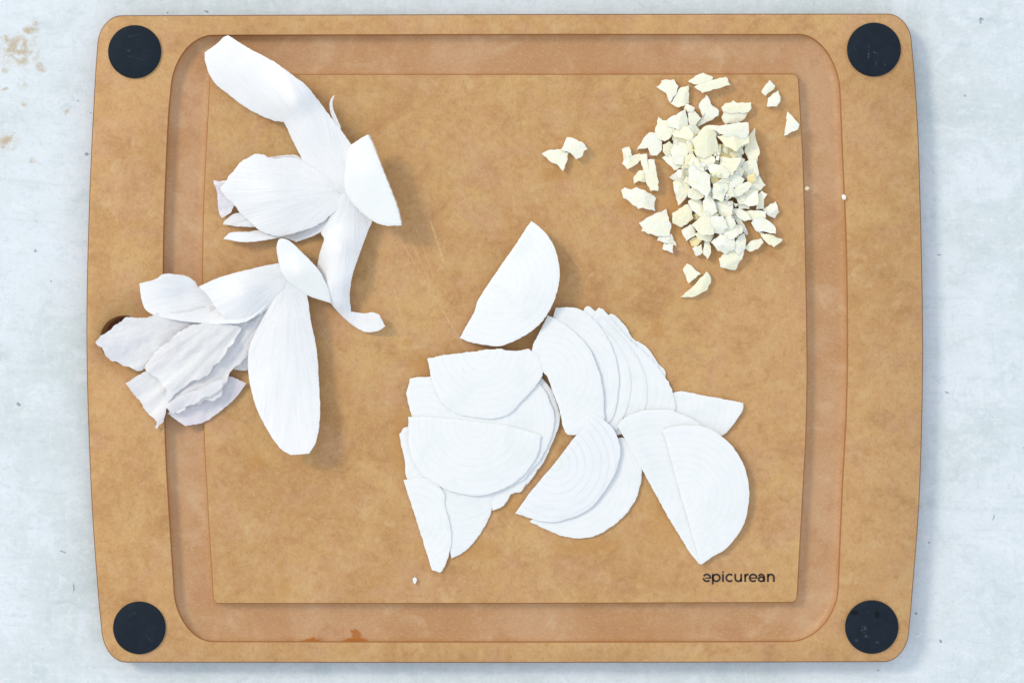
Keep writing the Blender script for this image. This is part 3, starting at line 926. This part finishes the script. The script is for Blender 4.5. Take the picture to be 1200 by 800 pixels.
t2 = empty('onion_trimming', W(335, 330, TB))
tag(t2, 'lower left onion trimming with a long white petal and torn papery skin', 'onion peel', 'onion peelings on the left of the board')
r2c = (337, 325)
a = sheet('papery_skin', [(196, 484, 1), (220, 470), (245, 455), (266, 441), (289, 449, 1), (276, 466), (264.5, 476.5), (240, 494), (217, 499, 1), (205, 490.5)],
          [(196, 484, 2.2), (266, 441, 2.4), (289, 449, 1.8), (217, 499, .8), (245, 475, 2.2)], 0.3, M_LILAC, r2c, t2, .5, .35, 14, seed=31)
a['label'] = 'lilac papery skin flap'
sheet('papery_skin', [(112, 401, 1), (122, 391), (131.5, 384), (147, 371.5, 1), (166, 372), (184, 368), (230, 360), (310, 350), (325, 345), (318, 372), (296, 400), (270, 425), (240, 432), (219, 434), (194, 436), (172, 428), (165, 434), (149, 429), (128, 422, 1), (121, 412)],
      [(112, 401, 10), (147, 371, 10.5), (184, 369, 8), (240, 365, 5), (325, 345, 7), (165, 432, 4.6), (128, 422, 8.0), (210, 400, 6.2), (270, 400, 4.5), (250, 430, 3)],
      0.35, M_PAPER, r2c, t2, .9, .5, 18, rag=2.2, seed=32)
sheet('papery_skin', [(146.5, 448.5, 1), (154, 444), (163, 440), (175, 434), (187.5, 431), (215, 420), (240, 410), (268, 385), (300, 372), (322, 350), (306, 385), (296, 405), (285, 422), (272, 434), (266, 447), (259, 461), (250, 469.5), (241, 468), (233, 472), (221, 475), (212, 482), (200, 484, 1), (194.5, 476), (193, 489), (184, 503.5, 1), (181, 501), (183, 494), (172, 482), (163, 469.5)],
      [(146, 448, 4.2), (187, 432, 5.0), (240, 410, 6.5), (300, 372, 6.2), (322, 350, 8), (285, 420, 4), (259, 461, 5.6), (200, 484, 4.2), (183, 502, 1.2), (163, 470, 1.4), (220, 450, 5.5), (240, 470, 6.2)],
      0.35, M_PAPER, r2c, t2, .9, .55, 18, rag=2.4, seed=33)
sheet('papery_skin', [(168, 431, 1), (184, 410), (204, 394), (236, 378), (282, 384), (266, 410), (243, 438), (216, 453), (196, 470, 1), (190, 450)],
      [(168, 431, 5.6), (204, 394, 8.2), (250, 380, 8.6), (282, 384, 7.6), (243, 438, 8.4), (196, 470, 5.6), (215, 425, 8.6)], 0.3, M_PAPER, r2c, t2, 1.0, .6, 20, rag=2.6, seed=41)
sheet('papery_skin', [(193, 477, 1), (205, 466), (228, 458), (248, 449), (263, 443, 1), (259, 456), (248, 463), (239, 466), (230, 474), (214, 478), (204, 484)],
      [(193, 477, 5.4), (228, 458, 7.6), (263, 443, 7.2), (239, 466, 7.8), (204, 484, 4.6)], 0.3, M_PAPER, r2c, t2, 1.0, .6, 20, rag=2.2, seed=42)
sheet('papery_skin', [(273, 433, 1), (292.5, 404), (300, 420), (289, 434, 1)], [(273, 433, 2), (292, 404, 3.5), (289, 434, 1.6)], 0.35, M_PAPER, r2c, t2, .4, .2, seed=34)
sheet('layer', [(163.7, 332, 1), (180.5, 327.8), (191.7, 321), (205, 321.5), (219, 324), (228, 329.5), (240, 338), (300, 335), (330, 325), (320, 350), (290, 376), (264.5, 379), (250, 380), (227, 378), (205, 375), (184, 370), (170, 362), (165, 345)],
      [(164, 332, 7), (192, 321, 10), (228, 329, 8), (330, 325, 7.5), (264, 379, 9.5), (205, 375, 8.5), (168, 360, 7), (215, 345, 5.0), (250, 358, 4.5)], 0.8, M_LAYER, r2c, t2, .4, .18, 9, seed=35)
sheet('layer', [(233, 336, 1), (250, 328), (268, 322), (296, 315), (327.5, 309), (333, 320), (336, 332), (327.5, 344), (313.5, 361), (296, 373), (278.5, 379.5), (268, 378, 1), (254, 361), (243.5, 346)],
      [(233, 336, 9), (268, 322, 8.5), (327, 309, 7.5), (335, 330, 8.5), (313, 361, 8), (272, 379, 8.5), (250, 356, 9.5), (285, 345, 13)], 0.8, M_LAYER, r2c, t2, .35, .2, 9, seed=36)
sheet('layer', [(334, 329), (345, 331), (359, 345), (364, 375), (371, 410), (374, 452), (375, 487), (371, 515), (362.5, 531, 1), (352, 532), (341, 533, 1), (327.5, 524), (310, 497.5), (298, 469.5), (291, 434.5), (292.5, 406.5), (303, 382), (317, 357)],
      [(338, 329, 8.5), (359, 345, 7.5), (372, 430, 7), (375, 487, 9), (352, 532, 12), (310, 497, 9.5), (291, 434, 6), (303, 382, 6.5), (335, 380, 9.5), (335, 440, 8.6), (340, 495, 9.5)],
      0.9, M_LAYER, r2c, t2, .35, .16, 12, seed=37)
a = sheet('end_petal', [(327, 281), (333, 279.5), (341.5, 284), (359, 301), (373, 316), (384, 336), (388, 355, 1), (376, 351), (365, 347.5), (344, 337), (333, 324), (327, 306), (324.5, 290)],
          [(327, 281, 9), (359, 301, 9.5), (388, 354, 7), (344, 337, 7.5), (326, 305, 8), (350, 318, 11.5)], 1.3, M_ROOT, r2c, t2, .3, seed=38)
a['label'] = 'small thick oval petal'
slice_('tiny crumb of onion lying alone near the bottom edge of the plateau', [(483.5, 677), (486, 675.5), (488.5, 677.5), (488, 681), (486, 684), (484.5, 682)], 1.0, (470, 660), 1.6, .2)['category'] = 'onion crumb'

# ------------------------------------------------------------------ chopped garlic
GG = 'chopped garlic pieces at the upper right of the board'
HEAP = 'small plain garlic chunk jumbled among others inside the main chopped heap'
GP = []


def garlic(poly, z, h, label=HEAP, tilt=(0, 0), mat=None, seed=0, dome=0.25, grow=1.0):
    """one knife-cut chunk: chipped outline, tilted uneven top; z, h in mm"""
    rnd = random.Random(seed * 31 + int(poly[0][0] * 7 + poly[0][1]))
    pts = []
    n = len(poly)
    for i in range(n):
        a, b = np.array(poly[i][:2], float), np.array(poly[(i + 1) % n][:2], float)
        L = np.linalg.norm(b - a)
        k = max(1, int(L / 3.4))
        d = np.array([-(b - a)[1], (b - a)[0]]) / (L + 1e-9)
        for j in range(k):
            pts.append(a + (b - a) * (j + (rnd.uniform(-.25, .25) if j else 0)) / k + (d * rnd.uniform(-.85, .85) if j else 0))
    pts = np.array(pts)
    c = pts.mean(0)
    if grow != 1:
        pts = c + (pts - c) * grow
    m = len(pts)
    rad = np.linalg.norm(pts - c, axis=1).mean()
    gx, gy = tilt
    # knife cuts: two or three facets meeting along ridges
    cuts = []
    a0 = rnd.uniform(0, 6.283)
    for j in range(3):
        an = a0 + j * 2.094 + rnd.uniform(-.6, .6)
        g = rnd.choice([0.03, 0.08, 0.15, 0.5, 0.8] if j else [0.03, 0.12]) * (dome / 0.25)
        cuts.append((math.cos(an) * g / rad, math.sin(an) * g / rad, 1.0 + g * rnd.uniform(.0, .5)))

    def top(q):
        v = min(k3 + k1 * (q[0] - c[0]) + k2 * (q[1] - c[1]) for k1, k2, k3 in cuts)
        return min(1.12, max(0.42, v))
    verts = []
    for sc, f in ((0.88, 0.0), (1.0, 0.45), (0.985, 1.0), (0.72, 1.0), (0.36, 1.0)):
        for p in pts:
            q = c + (p - c) * sc
            tl = gx * (q[0] - c[0]) + gy * (q[1] - c[1])
            zt = z + h * (top(q) if f == 1 else f * min(1, top(q) + .1)) + tl * (0.4 if f == 0 else 1)
            if f == 1:
                zt += rnd.uniform(-.02, .02) * h
            verts.append(W(q[0], q[1], TB + max(zt, 0.02) / 1000))
    faces = []
    for r in range(4):
        for k in range(m):
            k2 = (k + 1) % m
            faces.append((r * m + k2, r * m + k, (r + 1) * m + k, (r + 1) * m + k2))
    cen = W(c[0], c[1], TB + (z + h * top(c)) / 1000)
    verts.append(cen)
    faces += [(4 * m + (k + 1) % m, 4 * m + k, 5 * m) for k in range(m)]
    faces.append(tuple(range(m)))
    s = 0
    for i in range(m):
        a, b = pts[i], pts[(i + 1) % m]
        s += a[0] * b[1] - a[1] * b[0]
    if s < 0:
        faces = [f[::-1] for f in faces]
    base = W(c[0], c[1], TB + max(z, 0) / 1000)
    o = link_mesh('garlic_piece', verts, faces, mat or M_GARLIC, None, base, True)
    bm = bmesh.new()
    bm.from_mesh(o.data)
    bmesh.ops.triangulate(bm, faces=bm.faces)
    bmesh.ops.subdivide_edges(bm, edges=bm.edges, cuts=2, use_grid_fill=True, smooth=0.0)
    bm.normal_update()
    off = Vector((seed * 1.7, seed * 0.9, 0))
    mv = []
    for v in bm.verts:
        q = v.co * 1000
        mv.append((0.10 * mnoise.noise(q * 0.8 + off) + 0.10 * mnoise.noise(q * 2.4 + off)) / 1000)
    for v, d in zip(bm.verts, mv):
        v.co += v.normal * d
    bm.normal_update()
    for e in bm.edges:
        if len(e.link_faces) == 2 and e.calc_face_angle(0) > 0.42:
            e.smooth = False
    bm.to_mesh(o.data)
    bm.free()
    tag(o, label, 'garlic', GG)
    GP.append(o)
    return o


LONE = [
    ('garlic chip with pointed left tip, leftmost above the heap', [(769, 102), (775, 97), (775, 94.5), (790, 93), (795, 101), (793, 110), (785, 121), (780, 109)], 3),
    ('wedge of garlic with a straight right side, touching the top left chip', [(785.5, 121), (797, 103), (807, 100), (807.5, 121), (795, 126.5)], 3),
    ('back half of the paired garlic slivers at the top edge of the board', [(806, 96), (815, 89), (824, 85.5), (836, 91), (832, 98), (820, 101)], 3),
    ('front bar of the paired garlic slivers at the top edge of the board', [(813, 102), (832, 95), (851, 90), (856, 100), (840, 104.5), (823, 109.5)], 4.2),
    ('tall garlic shard with a hooked right foot above the heap', [(819, 122), (828, 111), (835, 124), (843, 130), (842, 136), (832, 142), (818, 149), (816, 147), (824, 140), (819, 126)], 3),
    ('upper ridged garlic bar at the top right of the heap', [(845, 126), (850, 121), (857, 120), (859, 117.5), (863, 120.5), (880.5, 120), (881, 127), (877, 132), (860, 133), (847, 131)], 3.4),
    ('lower ridged garlic bar beneath the upper one at top right of the heap', [(845, 138), (848, 131), (860, 131), (876, 133), (873, 139), (866, 143), (850, 146), (847, 142)], 2.6),
    ('garlic piece with a long left spur left of the heap', [(746, 176), (755, 161), (761, 155), (770, 156), (776, 166), (776, 176), (770, 182.5), (762, 182), (759, 173)], 3.5),
    ('small upright garlic bar at the top left of the small side clump', [(729, 174.5), (737.5, 172), (741, 184), (736, 190), (731, 189)], 3.2),
    ('stubby garlic nub at the left corner of the small side clump', [(729, 192), (731, 188), (742, 182), (750, 180), (752, 186), (744, 194), (735, 198.5)], 3),
    ('long garlic strip on the right of the small side clump', [(750, 181), (758, 180), (758, 187), (767, 187), (769, 200), (772, 213), (771.5, 224), (762, 224), (757, 214), (754, 200), (751, 190)], 4),
    ('ragged garlic scrap at the bottom left of the small side clump', [(742, 208), (748, 200), (756, 198), (760, 206), (756, 214), (749, 212), (743, 215.5)], 3),
    ('broad notched garlic slab below the small side clump', [(727.5, 223), (732, 219.5), (740, 222), (746, 219), (756, 223), (763, 227), (769, 232), (767, 238), (768, 247.5), (757, 245), (753, 243.5), (748, 245), (739, 238), (730, 232)], 4),
    ('large flat triangular garlic slice at the left foot of the heap', [(748.5, 261), (765, 252), (781, 244.5), (784, 258), (787, 266), (785, 276), (770, 277), (751.5, 271), (753, 267)], 3.4),
    ('pointed garlic chip tucked under the large triangular slice', [(770, 282), (773, 275), (787, 274), (793, 288), (784, 286.5)], 2.4),
    ('little square garlic cube below the large triangular slice', [(776, 292), (778, 285), (789, 287), (789, 296.5)], 3),
    ('smooth rounded garlic block at the left foot of the heap', [(787.5, 250), (796, 244), (806, 239), (811, 247), (813, 256), (799, 266.5), (788.5, 262)], 4.5),
    ('upper garlic chip of the two lying apart below the heap', [(800, 316), (805, 308.6), (813, 314), (821.6, 321), (812, 328), (807, 332)], 3),
    ('crescent garlic slice of the two lying apart below the heap', [(797, 348), (807, 340), (818, 329), (828, 318), (833, 324), (833, 332), (827, 341), (815, 347), (803, 348.5)], 3.4),
    ('small garlic bar nearest the top right corner of the plateau', [(892, 108.5), (901.6, 93.6), (908.6, 101), (904, 107), (897, 113)], 2.8),
    ('small quarter round garlic chunk near the top right corner', [(898.5, 125), (900, 115), (912, 106), (914.5, 113), (914, 120), (910, 125)], 2.8),
    ('triangular garlic chip at the right edge of the plateau', [(923, 130), (930, 138), (937, 146), (935, 152), (918.5, 159.5), (921, 146)], 2.8),
    ('left wing of the bow shaped garlic bit apart from the heap', [(634.7, 180), (642.7, 175.7), (657, 175), (666.7, 178.7), (664, 190.7), (660, 201), (653, 193), (646.7, 190.7)], 2.6),
    ('right wing of the bow shaped garlic bit apart from the heap', [(657, 175.5), (661, 168), (664, 160.7), (674.7, 163), (685, 168.7), (689, 175), (684.7, 176.7), (683, 182.7), (675, 187), (669, 180)], 4.5),
    ('garlic wedge at the right side of the heap, uppermost of three', [(893, 245), (909, 236), (913, 249), (908, 256), (898, 251)], 3),
    ('flat five sided garlic slice, middle of the right side of the heap', [(880, 261), (885, 256), (895, 255), (905, 262), (909.5, 268), (909, 274), (898, 272), (886, 271)], 4),
    ('tapering garlic chip furthest right at the foot of the heap', [(889, 272), (900, 274), (917.5, 280.5), (907, 290), (898, 284)], 3),
    ('rounded garlic sliver at the lower right foot of the heap', [(873, 291), (880, 282), (892, 279), (895, 284), (888, 292), (878, 295)], 3),
    ('slim garlic needle at the lower right of the heap', [(860, 252), (865, 250), (870, 260), (877, 274), (875, 276), (867, 268)], 2.6),
    ('long garlic slice standing at the bottom tip of the heap', [(842, 303), (850, 296), (862, 292), (872, 288), (871, 300), (862, 316.5), (852, 315), (844, 313)], 4.2),
    ('square garlic dice at the lower left of the heap', [(811, 291), (822, 286), (824, 296), (816, 300.5)], 3),
    ('narrow garlic stick beside the square dice at the lower left', [(825, 280), (832, 282), (833, 297), (829, 304), (824, 298)], 3),
    ('cube of garlic on the left flank of the lower heap', [(798.5, 270), (809, 262.5), (815, 270), (814, 277), (804, 283)], 4),
]
for i, (lab, p, h) in enumerate(LONE):
    rnd = random.Random(i + 5)
    garlic(p, 0.05, h, lab, (rnd.uniform(-.03, .03), rnd.uniform(-.03, .03)), None, i)

# the heap: (outline, base height mm, thickness mm, yellow)
PILE = [
    ([(801.5, 127), (805, 122), (814, 126.5), (812, 132), (806, 131)], 1.0, 2.6, 0),
    ([(806, 133), (814, 131), (821, 139), (815, 147), (808, 146)], .6, 3, 0),
    ([(782, 141), (795, 133), (803, 128.5), (805, 138), (806, 148), (795, 152), (783, 148)], 1.5, 4, 0),
    ([(768, 154), (772, 138), (777, 142), (785, 142), (790, 150), (786, 160), (779, 165), (771, 162)], 0.2, 4, 0),
    ([(783, 150), (795, 147), (807, 150), (812, 156), (811, 167), (800, 162), (790, 160)], 2.5, 3.4, 0),
    ([(790, 159), (800, 162), (813, 167), (813, 171), (800, 167), (790, 163)], 1.8, 3, 1),
    ([(806, 147), (816, 148), (820, 153), (812, 160), (808, 163)], 1.5, 3.4, 0),
    ([(777, 170), (784, 166), (788, 170), (788, 180), (782, 184), (777, 178)], .3, 3.4, 0),
    ([(787, 176), (790, 165), (797, 163), (806, 170), (806, 185), (800, 192), (790, 190)], 1.5, 3.5, 0),
    ([(776.5, 185), (786, 182), (797, 188), (806, 186), (800, 196), (790, 199), (783, 192)], .8, 3, 0),
    ([(785, 208), (795, 199), (806, 195), (808, 205), (800, 213), (790, 211)], 1, 3.2, 0),
    ([(789, 214), (797, 209), (808, 213), (808, 222), (804, 231), (795, 240), (792, 228)], 1.5, 3.0, 0),
    ([(812, 165), (824, 151), (838, 155), (842, 178), (826, 185), (816, 181)], 6.2, 2.6, 0),
    ([(806, 170), (814, 165), (815, 178), (808, 184)], 3.5, 3.0, 0),
    ([(806, 192), (813, 181), (824, 195), (825, 201), (818, 200)], 4.5, 4, 0),
    ([(816, 182), (826, 184), (837, 184), (838, 189), (826, 200), (820, 192)], 4.8, 3, 0),
    ([(807, 200), (815, 188), (824, 200), (832, 206), (832, 222), (828, 231), (820, 224), (808, 216)], 6, 3.8, 0),
    ([(824, 150), (832, 147), (848, 148), (846, 156), (836, 160)], 4.0, 3, 0),
    ([(838, 152), (848, 147), (862, 145), (876, 144.5), (877, 156), (874, 163), (850, 160)], 5.0, 4, 0),
    ([(841, 160), (857, 158), (876, 158), (877, 167), (868, 171), (863, 177), (850, 171)], 6.0, 3.4, 0),
    ([(842, 169), (850, 169), (863, 177), (861, 186), (843, 186), (838, 194)], 2.0, 2.6, 1),
    ([(844, 184.5), (868, 185.5), (864, 196), (858, 205), (849, 202), (845, 195)], 5.6, 4, 0),
    ([(828, 196), (836, 192), (846, 194), (855, 203), (852, 209), (842, 208), (833, 203)], 6.6, 3, 0),
    ([(832, 203), (842, 207), (850, 211), (844, 218), (835, 216)], 3.5, 2.6, 1),
    ([(877, 162), (884.5, 151), (886, 165), (890, 177), (886, 190), (878, 188), (873, 178)], 0.8, 3.6, 0),
    ([(873, 190), (886, 187), (889, 204), (886, 212), (874, 212), (866, 202)], 1.8, 3.6, 0),
    ([(881, 214), (890, 206), (897, 217), (892, 222), (886, 225), (880, 222)], 1.0, 3, 0),
    ([(836, 216), (850, 210), (853, 222), (846, 236), (835, 232)], 5.2, 3.0, 0),
    ([(851, 214), (859, 213), (860, 229), (851, 237), (849, 226)], 4.6, 3.0, 0),
    ([(852, 206), (862, 203), (872, 210), (868, 217), (858, 220)], 4.5, 3, 0),
    ([(858, 225), (866, 216), (876, 213), (881, 216), (876, 223), (868, 229), (860, 231)], 4.6, 3.4, 0),
    ([(866, 229), (876, 222), (888, 224), (888, 239), (880, 241), (870, 238)], 2.4, 3.4, 0),
    ([(863, 238), (878, 240), (878, 245), (866, 245)], .5, 2.6, 0),
    ([(888, 228), (893, 224), (899, 228), (895, 234), (895, 244), (886, 245), (886, 238)], .6, 3.0, 0),
    ([(806, 222), (818, 217), (826, 224), (824, 231), (816, 234), (807, 231)], 3.6, 3, 0),
    ([(807, 236), (814, 231), (824, 238), (828, 250), (820, 252), (810, 246)], 1.4, 3.2, 0),
    ([(824, 236), (830, 229), (836, 236), (840, 248), (832, 254), (825, 246)], 4.0, 3.6, 0),
    ([(840, 238), (848, 235), (858, 236), (858, 250), (852, 254), (844, 252)], 2.6, 3.2, 0),
    ([(858, 246), (866, 244.5), (876, 250), (880, 257), (872, 259), (864, 254)], 1.0, 3.2, 0),
    ([(870, 247), (884, 247), (897, 248), (897, 255), (882, 258), (876, 254)], .4, 3.0, 0),
    ([(811, 264), (826, 251), (834, 256), (836, 274), (822, 275)], 5.4, 3.0, 0),
    ([(833, 255), (847, 253), (853, 266), (846, 274), (835, 272)], 5.0, 3.4, 0),
    ([(814, 274), (826, 272), (836, 276), (832, 283), (820, 281)], 2.0, 3, 0),
    ([(846, 258), (856, 252), (862, 262), (856, 270), (849, 268)], 4.0, 3.4, 0),
    ([(848, 270), (858, 262), (869, 265), (869, 273), (858, 280), (850, 279)], 3.4, 3.4, 0),
    ([(834, 284), (844, 275), (860, 278), (860, 292), (850, 297), (841, 293)], 3.6, 3.8, 0),
    ([(858, 290), (866, 278), (872, 274), (874, 282), (872, 293), (866, 299)], 1.4, 4, 0),
    ([(808, 282), (816, 278), (822, 282), (816, 289), (811, 288)], .2, 2.4, 1),
    ([(820, 250), (832, 246), (842, 252), (836, 258), (824, 258)], 4.4, 3, 0),
    ([(858, 196), (866, 192), (872, 200), (868, 208), (860, 206)], 3.0, 3, 0),
    ([(826, 222), (834, 220), (838, 232), (832, 240), (826, 234)], 4, 3, 0),
    ([(803, 184), (812, 178), (815, 188), (808, 198), (801, 196)], 3.2, 3, 0),
    ([(840, 214), (850, 206), (858, 212), (850, 216)], 5.5, 2.6, 0),
]
TOPS = {0: 'tiny garlic nib touching the foot of the wedge with the straight side', 2: 'garlic chunk at the top left of the heap below the straight sided wedge',
        3: 'garlic chunk with a spiky tip at the upper left corner of the heap', 11: 'long garlic wedge pointing down on the left flank of the heap',
        12: 'largest pale garlic chunk on the crown of the heap', 16: 'tall garlic chunk in the middle of the heap beneath the crown',
        18: 'long flat garlic slab along the upper right edge of the heap', 19: 'garlic slab with a slanted lower edge under the long flat slab',
        20: 'yellow garlic face seen down in the hollow of the heap', 21: 'square topped garlic chunk right below the yellow hollow of the heap',
        24: 'upright pointed garlic shard on the right flank of the heap', 25: 'garlic chunk just below the upright pointed shard on the right flank',
        26: 'garlic chip jutting out to the right below the pointed shard', 32: 'small notched garlic bit on the right flank above the three right wedges',
        }
for i, (p, z, h, y) in enumerate(PILE):
    rnd = random.Random(i * 3 + 11)
    garlic(p, z, h, TOPS.get(i, HEAP), (rnd.uniform(-.10, .10), rnd.uniform(-.10, .10)), M_GARLIC_Y if y else None, i + 60, 0.3, 1.07)
# chunks lower in the heap that carry the ones on top
rnd = random.Random(8)
core = np.array([(790, 150), (840, 152), (870, 158), (880, 190), (884, 230), (868, 242), (862, 280), (848, 288), (826, 276), (815, 255), (812, 232), (798, 218), (796, 196)], float)
cnt = 0
while cnt < 64:
    x, y = rnd.uniform(785, 890), rnd.uniform(145, 295)
    if not inside(core, np.array([[x, y]]))[0]:
        continue
    k = rnd.choice([4, 4, 4, 5])
    a0 = rnd.uniform(0, 6.28)
    rr = rnd.uniform(5, 8)
    p = [(x + rr * rnd.uniform(.7, 1.15) * math.cos(a0 + 6.283 * j / k), y + rr * rnd.uniform(.7, 1.15) * math.sin(a0 + 6.283 * j / k)) for j in range(k)]
    garlic(p, rnd.uniform(0, 3.2), rnd.uniform(2.2, 3.4), HEAP, (rnd.uniform(-.1, .1), rnd.uniform(-.1, .1)), M_GARLIC_Y if rnd.random() < .2 else None, cnt + 200, .3)
    cnt += 1
for j in range(64):                                    # shreds and nibs caught between the chunks
    while True:
        x, y = rnd.uniform(770, 895), rnd.uniform(130, 300)
        if inside(core, np.array([[x, y]]))[0]:
            break
    k = rnd.choice([3, 3, 4, 4])
    a0, rr = rnd.uniform(0, 6.28), rnd.uniform(2.2, 4.4)
    st, an = rnd.uniform(.6, 1.0), rnd.uniform(0, 3.14)
    p = []
    for i in range(k):
        u, v = rr * math.cos(a0 + 6.283 * i / k) * rnd.uniform(.7, 1.3), rr * st * math.sin(a0 + 6.283 * i / k) * rnd.uniform(.7, 1.3)
        p.append((x + u * math.cos(an) - v * math.sin(an), y + u * math.sin(an) + v * math.cos(an)))
    ed = edge_dist(core, np.array([[x, y]]))[0]
    garlic(p, min(9.0, 2.0 + ed * 0.20), rnd.uniform(1.4, 2.4), HEAP, (rnd.uniform(-.15, .15), rnd.uniform(-.15, .15)), None, 300 + j, .3)
garlic([(986, 229), (989, 227.5), (991.5, 230), (991, 234), (987.5, 234)], 0.0, 1.4, 'tiny garlic crumb by itself on the right rim beside the groove', (0, 0), None, 400)
garlic([(943, 220), (946, 218.5), (949, 220), (947, 223), (944, 223)], -0.6, 1.0, 'tiny brownish crumb caught at the right edge of the plateau', (0, 0), M_GARLIC_Y, 401)
